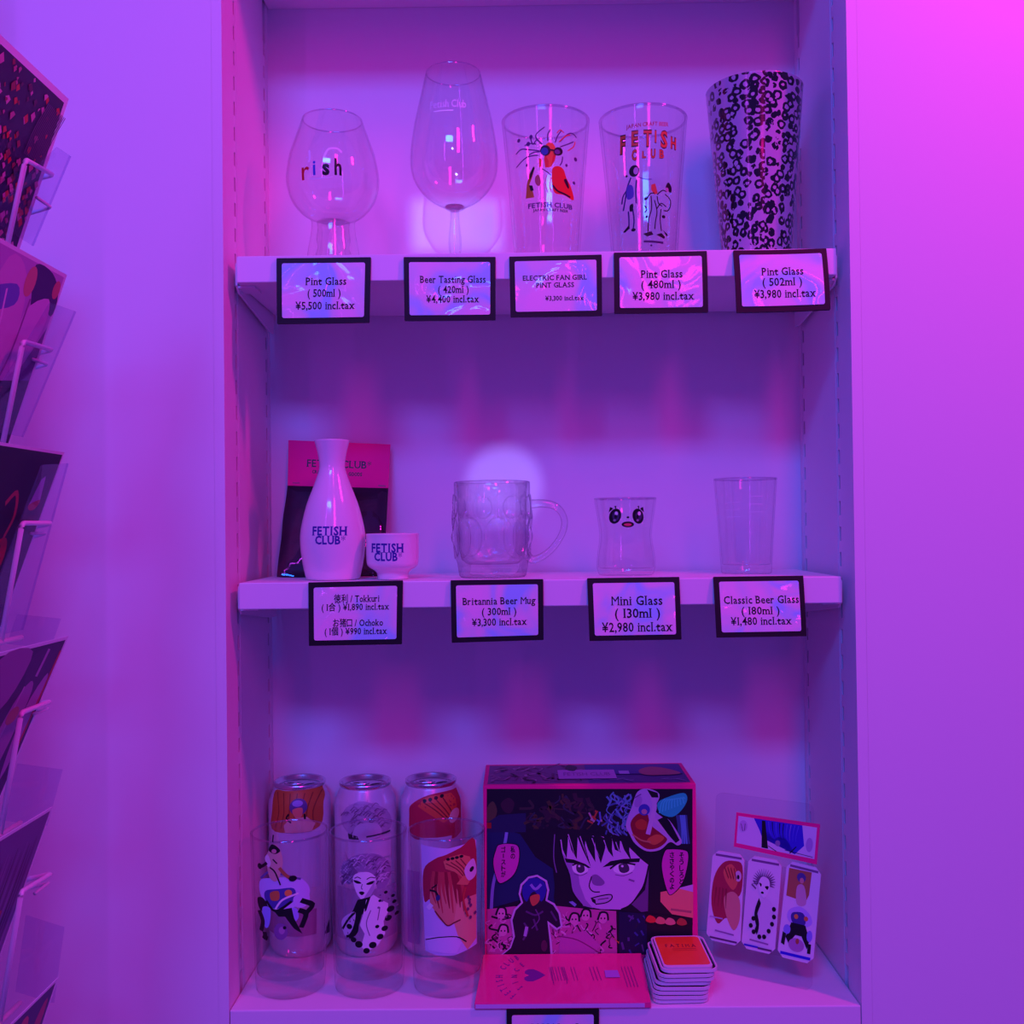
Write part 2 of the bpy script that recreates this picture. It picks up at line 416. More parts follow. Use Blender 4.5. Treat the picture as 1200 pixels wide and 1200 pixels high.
# ------------------------------------------------------------------ shelves
for zt, th, wh, wh2 in ((ZT, .0258, 'upper', 'with five price cards, carrying tall glasses'), (ZM, .0256, 'lower', 'with four price cards, carrying sake flask and mug')):
    bm = bmesh.new(); box(bm, -0.2905, 0.2905, 0.011, 0.177, zt - th, zt)
    o = obj('shelf_board', bm, SHELF, bevel=0.0009)
    tag(o, '%s white shelf board %s' % (wh, wh2), 'shelf', 'shelf boards in the niche')
    for s, sd in ((-1, 'left'), (1, 'right')):
        bm = bmesh.new()
        def b(xa, xb, *r): box(bm, min(s * xa, s * xb), max(s * xa, s * xb), *r)
        prism(bm, [(s * .2925, .022, zt - .004), (s * .2925, .170, zt - .002), (s * .2925, .170, zt - .046), (s * .2925, .150, zt - .046), (s * .2925, .030, zt - th - .006), (s * .2925, .022, zt - th)],
              [(s * .2945, .022, zt - .004), (s * .2945, .170, zt - .002), (s * .2945, .170, zt - .046), (s * .2945, .150, zt - .046), (s * .2945, .030, zt - th - .006), (s * .2945, .022, zt - th)])
        b(.276, .2926, .024, .050, zt - th - .0022, zt - th - .0002)
        b(.2944, .3010, RY[0] - .002, RY[0] + .002, zt - th + .004, zt - .008)
        b(.2944, .3010, RY[1] - .002, RY[1] + .002, zt - th + .004, zt - .008)
        o = obj('shelf_bracket', bm, STEEL)
        tag(o, 'white steel bracket under the %s end of the %s shelf board' % (sd, wh), 'bracket', 'shelf brackets')

# ------------------------------------------------------------------ price cards
def price_card(corners, Yt, Yb, lines, label, bulge=0.0, inset=0.058):
    """corners TL TR BR BL in the photo; top edge at depth Yt, bottom edge at depth Yb"""
    TL, TR = P(*corners[0], Yt), P(*corners[1], Yt); BR, BL = P(*corners[2], Yb), P(*corners[3], Yb)
    root = empty('price_card', (TL + TR + BR + BL) / 4, label, 'price tag', 'price cards on the shelf edges')
    nrm = (TR - TL).cross(BL - TL).normalized()
    if nrm.y > 0: nrm = -nrm
    def S(u, v, n):
        p = (TL * (1 - u) + TR * u) * (1 - v) + (BL * (1 - u) + BR * u) * v
        return p + nrm * (n + bulge * math.sin(PI * v) - bulge * 0.6 * math.sin(PI * u))
    def slab(u0, u1, v0, v1, n0, n1, rad=0.0):
        bm = bmesh.new(); asp = 0.7; loop = []
        N = 8
        ru, rv = rad, rad / asp
        for (cu, cv, a0) in ((u1 - ru, v0 + rv, -90), (u1 - ru, v1 - rv, 0), (u0 + ru, v1 - rv, 90), (u0 + ru, v0 + rv, 180)):
            for k in range(4): a = math.radians(a0 + 30 * k); loop.append((cu + ru * math.cos(a), cv + rv * math.sin(a)))
        tmp = bmesh.new(); f = tmp.faces.new([tmp.verts.new((a, b, 0)) for a, b in loop])
        for ax in (0, 1):
            for k in range(1, N):
                co = [0, 0, 0]; no = [0, 0, 0]; co[ax] = k / N; no[ax] = 1
                bmesh.ops.bisect_plane(tmp, geom=tmp.verts[:] + tmp.edges[:] + tmp.faces[:], plane_co=co, plane_no=no)
        ext = bmesh.ops.extrude_face_region(tmp, geom=tmp.faces[:])
        for e in ext['geom']:
            if isinstance(e, bmesh.types.BMVert): e.co.z = 1
        for v in tmp.verts: v.co = S(v.co.x, v.co.y, n0 if v.co.z < .5 else n1)
        return tmp
    obj('frame', slab(0, 1, 0, 1, -0.0022, 0.0, 0.008), BLACK, root)
    iv = inset * 1.45
    obj('sleeve', slab(inset, 1 - inset, iv, 1 - iv, 0.00005, 0.0007, 0.02), HOLO, root)
    a = Art()
    for (t, u0, u1, vb, vt) in lines: a.text(t, u0, u1, vb, vt, INK, True, 0.014)
    a.build('lettering', root, lambda u, v, n: S(u, v, n + 0.00075), None)
    return root
YF = 0.0085
def L3(a, aw, b, bw, c, cw, y=(0.42, 0.60, 0.79), h=0.115):
    return [(t, cx - wd / 2, cx + wd / 2, yy, yy - h) for (t, (cx, wd), yy) in ((a, aw, y[0]), (b, bw, y[1]), (c, cw, y[2]))]
price_card([(324, 302.5), (434.6, 301.3), (432.8, 378), (324.6, 379.6)], YF, YF - .002,
           L3('Pint Glass', (.53, .44), '( 500ml )', (.51, .36), '¥5,500 incl.tax', (.52, .64)),
           'black-framed price card reading Pint Glass 500ml below the bulb-shaped glass', .0006)
price_card([(473, 301.2), (580.7, 301), (580.7, 375), (474, 376)], YF, YF - .001,
           L3('Beer Tasting Glass', (.535, .72), '( 420ml )', (.54, .34), '¥4,400 incl.tax', (.53, .58), (.41, .57, .72), .11),
           'black-framed price card reading Beer Tasting Glass below the stemmed glass', .0004)
price_card([(596.7, 300.7), (705, 298.3), (705.7, 370), (598.3, 371.7)], YF, YF - .001,
           [('ELECTRIC FAN GIRL', .14, .84, .405, .325), ('PINT GLASS', .285, .70, .525, .445), ('¥3,300 incl.tax', .38, .80, .74, .665)],
           'black-framed price card with small lettering ELECTRIC FAN GIRL PINT GLASS', .0002)
price_card([(719.3, 296), (828.3, 294), (830, 366), (720, 367.3)], YF, YF - .004,
           L3('Pint Glass', (.51, .45), '( 480ml )', (.50, .43), '¥3,980 incl.tax', (.52, .66), (.43, .60, .79), .125),
           'black-framed price card reading Pint Glass 480ml below the orange-lettered glass', .0010)
price_card([(859.3, 293.3), (968.3, 291), (973.3, 362.7), (863.3, 366)], YF, YF - .012,
           L3('Pint Glass', (.51, .45), '( 502ml )', (.50, .43), '¥3,980 incl.tax', (.52, .66), (.43, .60, .79), .125),
           'black-framed price card curling outward below the leopard tumbler', .0018)
price_card([(361.3, 682.5), (472, 680), (470.8, 755), (362, 757)], YF, YF - .002,
           [('徳利 / Tokkuri', .27, .76, .325, .22), ('( 1合 ) ¥1,890 incl.tax', .14, .86, .45, .35), ('お猪口 / Ochoko', .26, .80, .70, .60), ('( 1個 ) ¥990 incl.tax', .17, .84, .83, .73)],
           'black-framed price card with four lines of Japanese and English below the sake flask', .0004)
price_card([(528, 680), (636.6, 678.6), (637, 750), (529.4, 753.4)], YF, YF - .002,
           L3('Britannia Beer Mug', (.52, .79), '( 300ml )', (.52, .38), '¥3,300 incl.tax', (.52, .60), (.40, .57, .74), .115),
           'black-framed price card reading Britannia Beer Mug below the dimpled mug', .0006)
price_card([(688, 677.5), (796, 676), (798.7, 749.5), (691, 751.3)], YF, YF - .006,
           L3('Mini Glass', (.53, .56), '( 130ml )', (.53, .50), '¥2,980 incl.tax', (.52, .77), (.44, .64, .86), .145),
           'black-framed price card reading Mini Glass below the small face glass', .0008)
price_card([(836, 675.9), (941.3, 674.5), (945.3, 745.5), (840, 747.3)], YF, YF - .008,
           L3('Classic Beer Glass', (.515, .84), '( 180ml )', (.50, .43), '¥1,480 incl.tax', (.50, .68), (.45, .63, .80), .125),
           'black-framed price card reading Classic Beer Glass on the right end of the lower shelf', .0006)
price_card([(593.5, 1183.5), (702, 1182.5), (702, 1256), (594, 1257)], -.0030, -.0035,
           L3('[AUObox]', (.52, .52), '( 1set )', (.5, .36), '¥5,500 incl.tax', (.5, .62), (.42, .60, .79), .20),
           'black-framed price card cut by the bottom of the photo below the pink wedge', .0002)

# ------------------------------------------------------------------ glasses of the upper shelf
def vessel(name, px, Y, z, outer, t, base, m, label, cat='glass', group=None, seg=64, body='bowl', nsm=6, smoothp=True):
    """glass standing at photo column px, depth Y, on height z"""
    c = P(px[0], px[1], Y); prof = smooth_profile(outer, nsm) if smoothp else outer; z += .0004
    root = empty(name, (c.x, Y, z), label, cat, group)
    bm = bmesh.new(); lathe(bm, shell(prof, t, base), (c.x, Y, z), seg)
    obj(body, bm, m, root, True)
    if m is THIN:
        r_, z_ = prof[-1]; bm = bmesh.new(); n_ = 10; q = t * .62
        lathe(bm, [(r_ - t * .5 + q * math.cos(2 * PI * k / n_), z_ + q * math.sin(2 * PI * k / n_)) for k in range(n_)], (c.x, Y, z), seg, True)
        obj('rim', bm, LIP, root, True)
    return root, (c.x, Y), prof
YU = 0.082
def zpx(y, x, Y, z): return P(x, y, Y).z - z
# bulb-shaped glass over a hollow foot
root, c, pr = vessel('craft_beer_glass', (390, 200), YU, ZT, [(.027, 0), (.0275, .004), (.0265, .020), (.0225, .044), (.0235, .055), (.0330, .062), (.0425, .074), (.0470, .088), (.0476, .100), (.0445, .119), (.0385, .137), (.0310, .1585)],
                     .0012, .056, THIN, 'bulb-shaped clear beer glass printed rish, leftmost on the upper shelf', group='glasses on the upper shelf')
bm = bmesh.new()
lathe(bm, [(0, .052), (.017, .052), (.016, .046), (.0175, .034), (.016, .026), (.0185, .018), (.018, .008), (.022, .0015), (0, .0015)], (c[0], c[1], ZT + .0002), 48)
obj('foot', bm, THICK, root, True)
for (x0, x1, yb, yt, ch, col, off) in ((351.5, 363.5, 209, 192, 'r', (.55, .01, .02), .01), (366, 371, 205, 188, 'i', (.02, .10, .55), .02), (377, 387.5, 205, 192, 's', BLK, .04), (391.5, 401, 204.5, 186, 'h', BLK, .03)):
    a = Art(px_art(0, 0, 1, YU - .045)); a.text(ch, x0, x1, yb, yt if ch in 'ih' else yt - 4, col, False, off)
    a.build('letter', root, on_round(c[0], c[1], ZT, pr), .002)
a = Art(px_art(260, 0, 4, YU - .045))  # white strokes painted for bright reflections on the bowl
a.line([(408, 700), (412, 740), (406, 760)], 9, HAZE); a.line([(480, 740), (500, 700), (540, 695), (560, 712)], 9, HAZE)
a.line([(410, 835), (450, 838), (520, 830)], 6, HAZE)
a.build('etching_and_glint', root, on_round(c[0], c[1], ZT, pr), .002)
# stemmed tasting glass
root, c, pr = vessel('tasting_glass', (532, 170), YU, ZT, [(.0045, .062), (.0120, .0665), (.0300, .078), (.0425, .096), (.0455, .116), (.0420, .146), (.0355, .176), (.0285, .206)],
                     .0010, .0665, THIN, 'tall stemmed beer tasting glass, second on the upper shelf', group='glasses on the upper shelf')
bm = bmesh.new(); lathe(bm, smooth_profile([(.0048, .0625), (.0046, .055), (.0055, .045), (.0068, .030), (.0058, .016), (.0060, .008), (.012, .004)], 5) + [(.033, .0018), (.0335, .0008), (.033, 0), (0, 0)], (c[0], c[1], ZT), 48)
obj('stem', bm, THICK, root, True)
bm = bmesh.new(); lathe(bm, [(.0049, .0635), (.0105, .0665), (.0100, .0675), (.0046, .0645)], (c[0], c[1], ZT), 40, True)
obj('collar', bm, THICK, root, True)
a = Art(px_art(460, 50, 4, YU - .040)); a.text('Fetish Club', 172, 345, 300, 262, HAZE, True, 0); a.line([(192, 318), (285, 318)], 5, HAZE)
a.build('etching_and_glint', root, on_round(c[0], c[1], ZT, pr), .002)
# two printed pints and the leopard tumbler
PINT = [(.0325, 0), (.0335, .002), (.0345, .02), (.0398, .09), (.0455, .1535)]
def pint(px, label):
    return vessel('pint_glass', (px, 200), YU, ZT, PINT, .0022, .010, THIN, label, group='glasses on the upper shelf', smoothp=False)
root, c, pr = pint(640, 'clear pint glass printed with an orange sunglasses figure, third on the upper shelf')
a = Art(px_art(590, 120, 6.664, YU - .036)); RED = (.75, .035, .015); ORG = (.85, .16, .03); PUR = (.10, .02, .16)
a.poly([(330, 345), (352, 330), (385, 335), (402, 360), (412, 400), (395, 470), (372, 512), (340, 522), (318, 455), (320, 400)], ORG)
a.poly([(330, 430), (352, 470), (350, 515), (325, 520), (315, 450)], RED); a.poly([(385, 430), (412, 410), (398, 470), (372, 505)], RED)
for pts in (((440, 320), (500, 255), (540, 240), (572, 262)), ((345, 320), (345, 270), (366, 232)), ((292, 340), (250, 275), (320, 215)), ((290, 395), (200, 375), (140, 360), (98, 385)), ((275, 425), (180, 430), (102, 485)),
            ((255, 340), (205, 330), (165, 338)), ((402, 330), (420, 280), (450, 235)), ((440, 360), (500, 330), (548, 300)), ((285, 400), (240, 400), (200, 415)), ((460, 430), (455, 470), (440, 500)), ((300, 345), (260, 310), (230, 340), (210, 285))):
    a.line(pts, 9, PUR)
for pts in (((430, 325), (480, 275), (520, 255)), ((470, 250), (440, 232), (415, 260)), ((560, 295), (545, 340), (500, 380))): a.line(pts, 7, RED)
for x, y, r in ((122, 290, 12), (563, 428, 13), (490, 492, 10), (551, 612, 11), (185, 490, 9), (216, 282, 13), (195, 332, 14)): a.ell(x, y, r, r * 1.2, PUR)
a.ell(326, 392, 40, 40, BLK); a.ell(320, 398, 28, 28, (.02, .06, .30)); a.ell(425, 396, 36, 32, BLK, -.3); a.ell(418, 400, 22, 18, (.14, .05, .22)); a.line([(355, 385), (395, 390)], 10, BLK)
a.poly([(275, 450), (298, 455), (296, 512), (278, 520)], ORG)
a.blob([(378, 540), (400, 512), (435, 508), (468, 530), (490, 590), (525, 650), (548, 745), (470, 722), (400, 712), (378, 640)], RED)
a.poly([(178, 742), (185, 640), (205, 560), (236, 505), (246, 520), (226, 590), (205, 640), (228, 680), (242, 742)], (.55, .20, .03))
a.poly([(210, 560), (236, 505), (246, 520), (222, 582), (206, 610)], BLK); a.poly([(202, 645), (228, 650), (238, 690), (215, 690)], BLK)
a.blob([(470, 610), (490, 598), (510, 650), (500, 665)], BLK); a.line([(382, 655), (420, 695), (470, 712), (520, 730)], 14, BLK)
a.blob([(250, 590), (275, 575), (292, 630), (275, 660), (250, 632)], (.40, .10, .10)); a.line([(300, 530), (340, 555), (370, 580)], 8, PUR); a.line([(372, 590), (360, 660), (375, 710)], 8, RED)
a.line([(340, 570), (330, 640), (345, 715)], 6, (.6, .25, .2))
a.text('FETISH CLUB', 195, 538, 822, 786, (.06, .02, .14), True, .03); a.text('JAPAN CRAFT BEER', 232, 505, 852, 832, BLK, False, .03)
a.build('printed_figure', root, on_round(c[0], c[1], ZT, pr), .002)
root, c, pr = pint(754, 'clear pint glass printed with orange cartoon lettering and line figures, fourth on the upper shelf')
a = Art(px_art(700, 110, 6.317, YU - .036))
a.text('JAPAN CRAFT BEER', 210, 525, 268, 240, (.45, .01, .06), False, .02, -.06)
for pad, col in ((.10, BLK), (.03, (.62, .13, .04))):
    for ch, x0, x1, yb, yt in (('F', 168, 212, 432, 312), ('E', 246, 302, 392, 292), ('T', 332, 400, 400, 292), ('I', 416, 434, 372, 292), ('S', 458, 522, 402, 290), ('H', 540, 590, 396, 318),
                               ('C', 250, 292, 495, 425), ('L', 325, 358, 485, 440), ('U', 388, 428, 485, 425), ('B', 452, 494, 482, 425)):
        a.text(ch, x0, x1, yb, yt, col, False, pad * .7)
def fig(pts, wd=7, col=BLK): a.line(pts, wd, col)
a.ell(272, 575, 36, 42, BLK); a.ell(285, 575, 18, 26, (.50, .35, .5)); a.line([(225, 600), (215, 610)], 14, BLK)
for p in (((250, 620), (225, 690), (215, 760), (200, 850)), ((290, 640), (285, 720), (290, 810)), ((240, 690), (200, 740), (190, 800)), ((235, 860), (240, 930), (240, 990)), ((265, 850), (275, 930), (270, 990))): fig(p, 10, (.03, .03, .15))
a.blob([(225, 680), (262, 680), (270, 760), (225, 770)], (.10, .08, .40)); a.poly([(200, 1005), (240, 960), (245, 985), (215, 1010)], BLK); a.ell(272, 1000, 16, 12, BLK)
a.blob([(245, 820), (268, 812), (265, 860), (245, 862)], BLK)
a.line([(300, 620), (350, 640), (400, 640)], 6, (.1, .05, .3)); a.poly([(396, 680), (425, 670), (445, 740), (420, 750), (395, 715)], (.55, .10, .04))
a.blob([(505, 690), (525, 650), (552, 680), (548, 720), (530, 715)], BLK); a.ell(516, 705, 12, 16, (.45, .25, .4))
for p in (((440, 750), (480, 715), (510, 720)), ((440, 760), (450, 810), (480, 830)), ((500, 740), (545, 780), (530, 850), (490, 860)), ((355, 790), (390, 745), (420, 740)), ((395, 760), (400, 850), (380, 930), (375, 1020)), ((420, 790), (440, 870), (430, 940), (425, 1000)),
          ((470, 850), (465, 930), (475, 1010)), ((350, 830), (365, 860), (350, 880)), ((440, 850), (470, 810), (510, 830))): fig(p, 8)
for pts in (((340, 1035), (400, 1015), (415, 1040), (370, 1055)), ((435, 1040), (475, 1025), (505, 1050), (495, 1065)), ((485, 1000), (525, 1030), (515, 1045))): a.poly(pts, BLK)
a.ell(365, 912, 9, 9, BLK); a.ell(490, 905, 14, 12, BLK); a.ell(360, 780, 18, 10, BLK, -.6); a.line([(345, 1090), (490, 1095)], 16, (.05, .02, .1), False); a.ell(400, 1120, 8, 7, (.05, .02, .1))
a.build('printed_figure', root, on_round(c[0], c[1], ZT, pr), .002)
root, c, pr = vessel('leopard_tumbler', (885, 200), YU + .004, ZT, [(.0335, 0), (.0345, .002), (.0350, .008), (.0435, .110), (.0495, .184)], .0025, .010, LEO,
                     'tall leopard-print tumbler, rightmost on the upper shelf', group='glasses on the upper shelf', smoothp=False, body='tumbler_wall')

# ------------------------------------------------------------------ lower shelf: bag, flask, cup, mug, glasses
YMd = 0.075
# dark garment in a clear bag with a pink header card, leaning on the back wall
tl, tr, br, bl = P(338, 516, .172), P(457.5, 521, .172), P(455, 573, .158), P(337, 570, .158)
b1, b2, b3, b4 = P(337, 569, .158), P(455, 572, .158), P(449, 660, .118), P(324, 672, .112)
b3.z = b4.z = ZM + .0006
root = empty('header_card_bag', (b3 + b4) / 2, 'dark garment in clear bag with pink header card, leaning behind the sake flask', 'packet')
bm = bmesh.new(); n = Vector((0, .0012, .0003)); prism(bm, [tl, tr, br, bl], [v + n for v in (tl, tr, br, bl)]); obj('header_card', bm, PINK, root)
CLOTH = mat('black_folded_cloth', (.018, .006, .022), .55, 0, .4, bump=.5, bscale=60)
bm = bmesh.new(); front = []; N = 10
def bagpt(u, v, o):
    p = (b1 * (1 - u) + b2 * u) * (1 - v) + (b4 * (1 - u) + b3 * u) * v
    pad = 0.010 * math.sin(PI * min(1, v * 1.2 + .05)) ** .5 * (math.sin(PI * u) ** .4 if 0 < u < 1 else 0) if v < .8 else 0.006 * (math.sin(PI * u) ** .4 if 0 < u < 1 else 0)
    wr = .0012 * math.sin(9 * u + 5 * v) + .0015 * math.sin(4 * u - 13 * v) + (.003 * math.exp(-((u - .72 + .12 * v) / .03) ** 2))
    return p + Vector((0, -(pad + wr) * o - (.0006 if o else -.0014), (pad * -.2) * o))
for o_ in (1, 0):
    g = [[bm.verts.new(bagpt(i / N, j / N, o_)) for i in range(N + 1)] for j in range(N + 1)]
    for j in range(N):
        for i in range(N): bm.faces.new([g[j][i], g[j][i + 1], g[j + 1][i + 1], g[j + 1][i]])
    front.append(g)
for k in range(N):
    A, B = front
    for (p, q) in (((0, k), (0, k + 1)), ((N, k), (N, k + 1)), ((k, 0), (k + 1, 0)), ((k, N), (k + 1, N))):
        bm.faces.new([A[p[0]][p[1]], A[q[0]][q[1]], B[q[0]][q[1]], B[p[0]][p[1]]])
obj('garment', bm, CLOTH, root, True)
PLAS = glassmat('bag_plastic', 0, 1.45, (.93, .92, .98))
bm = bmesh.new(); ext = [P(335.5, 570, .157), P(457, 573, .157), P(453, 660, .114), P(320.5, 674, .106)]; ext[2].z = ext[3].z = ZM + .0006
N = 14; g = []
for j in range(N + 1):
    row = []
    for i in range(N + 1):
        u, v = i / N, j / N; p = (ext[0] * (1 - u) + ext[1] * u) * (1 - v) + (ext[3] * (1 - u) + ext[2] * u) * v
        row.append(bm.verts.new(p + Vector((0, -(.012 * math.sin(PI * u) ** .4 * math.sin(PI * min(1, v * 1.1)) ** .4 + random.uniform(0, .0016)) if 0 < i < N and 0 < j < N else 0, 0))))
    g.append(row)
for j in range(N):
    for i in range(N): bm.faces.new([g[j][i], g[j][i + 1], g[j + 1][i + 1], g[j + 1][i]])
obj('clear_bag', bm, PLAS, root, True)
def hdr(u, v, nn):
    p = (tl * (1 - u) + tr * u) * (1 - v) + (bl * (1 - u) + br * u) * v
    return p - Vector((0, nn + .00012, 0))
a = Art(); a.text('FETISH CLUB*', .185, .825, .56, .40, BLK, True, .015); a.text('CRAFT', .24, .36, .70, .63, BLK, False, .03); a.text('GOODS', .60, .735, .73, .655, BLK, False, .04)
a.build('lettering', root, hdr, None); a = Art(); a.line([(.05, .92), (.12, .92)], .02, (.40, .01, .12), False); a.build('small_print', root, hdr, None); a = Art(); a.line([(.90, .93), (.975, .94)], .03, (.40, .01, .12), False)
a.build('small_print', root, hdr, None)
# sake flask
Yf = .058; sf = (Yf - CY) / FPX
prof = [(.0255, 0), (.0275, .003), (.0308, .018), (.0327, .036), (.0318, .052), (.0262, .075), (.0190, .094), (.0138, .109), (.0130, .117), (.0146, .128), (.0176, .1395)]
root, c, pr = vessel('sake_flask', (390, 620), Yf, ZM, prof, .0025, .006, PORC, 'white porcelain sake flask with navy lettering, in front of the pink-topped bag', 'flask', body='flask_body')
a = Art(px_art(260, 480, 4, Yf - .028)); a.text('FETISH', 424, 586, 588, 548, NAVY, True, .035); a.text('CLUB*', 438, 580, 630, 592, NAVY, True, .035)
a.build('lettering', root, on_round(c[0], c[1], ZM, pr), .002)
# sake cup
Yc = .050
prof = [(.0155, 0), (.0158, .0055), (.0180, .0085), (.0245, .013), (.0262, .020), (.0265, .0445)]
root, c, pr = vessel('sake_cup', (460, 640), Yc, ZM, prof, .0025, .008, PORC, 'small white porcelain sake cup with navy lettering, right of the flask', 'cup', body='cup_body', nsm=4)
a = Art(px_art(260, 480, 4, Yc - .023)); a.text('FETISH', 698, 852, 668, 628, NAVY, True, .035); a.text('CLUB*', 712, 846, 708, 670, NAVY, True, .035)
a.build('lettering', root, on_round(c[0], c[1], ZM, pr), .002)
# dimpled mug
c = P(577, 620, YMd); root = empty('beer_mug', (c.x, YMd, ZM), 'clear dimpled glass beer mug with a side handle, on the lower shelf', 'mug')
def dimple(a, z):
    d = 0.0
    for k in range(8):
        a1 = (k + .35) * 2 * PI / 8
        for (zc, rz, ra, a_, dep) in ((.072, .0125, .26, a1, .0030), (.041, .0215, .38, a1 + PI / 8, .0042)):
            da = (a - a_ + PI) % (2 * PI) - PI; q = (da / ra) ** 2 + ((z - zc) / rz) ** 2
            if q < 1: d -= dep * (1 - q) ** .6
            if .55 < q < 1.6: d += .0019 * math.exp(-((q - 1.04) / .13) ** 2)
        da = (a - a1 + PI) % (2 * PI) - PI; q = (da / .33) ** 2 + ((z - .011) / .010) ** 2
        if q < 1: d -= .0022 * (1 - q)
    return d
R = [(.0325, 0), (.0335, .001)] + [(.0335 + .0065 * min(1, (z / .040)) ** .7 - .0012 * max(0, (z - .06) / .03), z) for z in [.002 + .084 * k / 96 for k in range(97)]] + [(.0392, .090), (.0390, .0972)]
bm = bmesh.new(); lathe(bm, [(0, 0)] + R + [(.0376, .0980)], c=(c.x, YMd, ZM), seg=224, disp=lambda a, z: dimple(a, z) if z > .001 else 0)
lathe(bm, [(.0376, .0980), (.0364, .0970), (.0355, .088), (.0345, .030), (.0320, .018), (.026, .0135), (0, .0135)], (c.x, YMd, ZM), 224)
bmesh.ops.remove_doubles(bm, verts=bm.verts[:], dist=1e-5); obj('mug_body', bm, MUGG, root, True)
hp = [P(x, y, YMd - .004) for x, y in ((621, 591), (634, 590), (648, 592), (657, 599), (661.5, 610), (660, 622), (654, 634), (645, 645), (634, 653), (624, 656), (617, 650))]
path = [];
for i in range(len(hp) - 1):
    g = lambda k: hp[min(max(k, 0), len(hp) - 1)]
    for k in range(4):
        t = k / 4; p0, p1, p2, p3 = g(i - 1), g(i), g(i + 1), g(i + 2)
        path.append(0.5 * (2 * p1 + (p2 - p0) * t + (2 * p0 - 5 * p1 + 4 * p2 - p3) * t * t + (3 * p1 - p0 - 3 * p2 + p3) * t ** 3))
path.append(hp[-1]); bm = bmesh.new(); tube(bm, path, lambda t: .0046 - .0012 * math.sin(PI * t), 14); obj('handle', bm, MUGG, root, True)
# small face glass
prof = [(.0265, 0), (.0283, .0015), (.0300, .008), (.0296, .020), (.0275, .034), (.0270, .044), (.0288, .058), (.0310, .072), (.0318, .0785)]
Yg = .082
root, c, pr = vessel('mini_glass', (733, 620), Yg, ZM, prof, .0016, .007, THIN, 'small clear glass printed with two eyes and a mouth, on the lower shelf', group='clear glasses on the lower shelf')
a = Art(px_art(680, 550, 3.75, Yg - .028))
for s, x in ((-1, 154), (1, 254)):
    a.ell(x, 206, 25, 34, BLK, s * -.25); a.poly([(x + s * 22, 165), (x + s * 8, 172), (x + s * 27, 190)], BLK); a.poly([(x - 4, 162), (x + 4, 160), (x + 3, 178)], BLK)
    a.ell(x + 3, 205, 15, 21, (.05, .04, .12)); a.ell(x + 5, 194, 7, 9, WHT); a.ell(x - 2, 224, 6, 5, (.30, .24, .36)); a.ell(x - s * 3, 208, 6, 9, BLK)
a.ell(209, 211, 6, 5, BLK); a.ell(209, 242, 27, 13, BLK); a.ell(209, 243, 17, 6, (.75, .06, .14))
a.build('printed_face', root, on_round(c[0], c[1], ZM, pr), .002)
# straight classic glass
Yk = .085
root, c, pr = vessel('classic_beer_glass', (874, 620), Yk, ZM, [(.0245, 0), (.0256, .0015), (.0262, .012), (.0275, .035), (.0320, .0975)], .0014, .009, THIN,
                     'plain straight clear beer glass near the right end of the lower shelf', group='clear glasses on the lower shelf', smoothp=False)
a = Art(px_art(680, 550, 3.75, Yk - .026))
for k in range(6): a.line([(640 + k * 2, 130 + k * 16), (700, 128 + k * 16)] if k % 2 else [(735, 120 + k * 17), (800, 118 + k * 17)], 1.6, HAZE, False)
a.build('etching_and_glint', root, on_round(c[0], c[1], ZM, pr), .002)

# ------------------------------------------------------------------ cans and highballs on the niche floor
SKIN = (.80, .52, .42)
def can(cx, ytop, Yq, label, draw):
    ctr = P(cx, ytop, Yq); x = ctr.x; R0 = .0335; top = ctr.z - ZB
    root = empty('drink_can', (x, Yq, ZB), label, 'can', 'opened drink cans')
    prof = [(.0270, 0), (.0290, .001), (R0 - .0006, .008), (R0, .012), (R0, top - .024), (R0 - .0008, top - .019), (R0 - .0062, top - .0065), (R0 - .0066, top - .005)]
    bm = bmesh.new(); lathe(bm, [(0, .004), (.022, .004), (.0258, 0)] + prof + [(0, top - .005)], (x, Yq, ZB), 64)
    obj('can_body', bm, mat('can_paint', (.74, .70, .76), .28, .25, .5), root, True)
    bm = bmesh.new(); rr = R0 - .0066
    lathe(bm, [(rr - .001, top - .0062), (rr + .0012, top - .003), (rr + .0012, top - .0002), (rr, top + .0006), (rr - .0013, top - .0004), (rr - .0022, top - .0045), (rr - .0035, top - .0050), (0, top - .0047)], (x, Yq, ZB), 64)
    lid = obj('can_lid', bm, ALU, root, True)
    bm = bmesh.new(); zz = ZB + top - .0045
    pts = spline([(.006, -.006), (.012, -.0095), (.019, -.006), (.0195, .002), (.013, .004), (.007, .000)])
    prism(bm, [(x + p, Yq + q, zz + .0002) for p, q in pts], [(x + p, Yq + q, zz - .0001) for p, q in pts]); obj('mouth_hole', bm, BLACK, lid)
    bm = bmesh.new(); pts = spline([(.005, -.001), (.003, -.006), (-.006, -.0075), (-.015, -.005), (-.0155, .001), (-.008, .004), (.002, .003)])
    prism(bm, [(x + p, Yq + q, zz + .0022) for p, q in pts], [(x + p, Yq + q, zz + .0010) for p, q in pts])
    hole = spline([(-.013, -.003), (-.009, -.0055), (-.005, -.003), (-.009, -.0005)])
    tab = obj('pull_tab', bm, ALU, lid, bevel=.0003)
    bm = bmesh.new(); prism(bm, [(x + p, Yq + q, zz + .00235) for p, q in hole], [(x + p, Yq + q, zz + .0021) for p, q in hole]); obj('tab_hole', bm, DARKSTEEL, lid)
    bm = bmesh.new(); lathe(bm, [(0, .0), (.002, 0), (.002, .0026), (0, .003)], (x, Yq - .001, zz - .0002), 16); obj('rivet', bm, ALU, lid, True)
    a = Art(px_art(270, 880, 4, Yq - .028)); draw(a)
    a.build('printed_picture', root, on_round(x, Yq, ZB, prof), .002, base=3.2e-4)
    return root
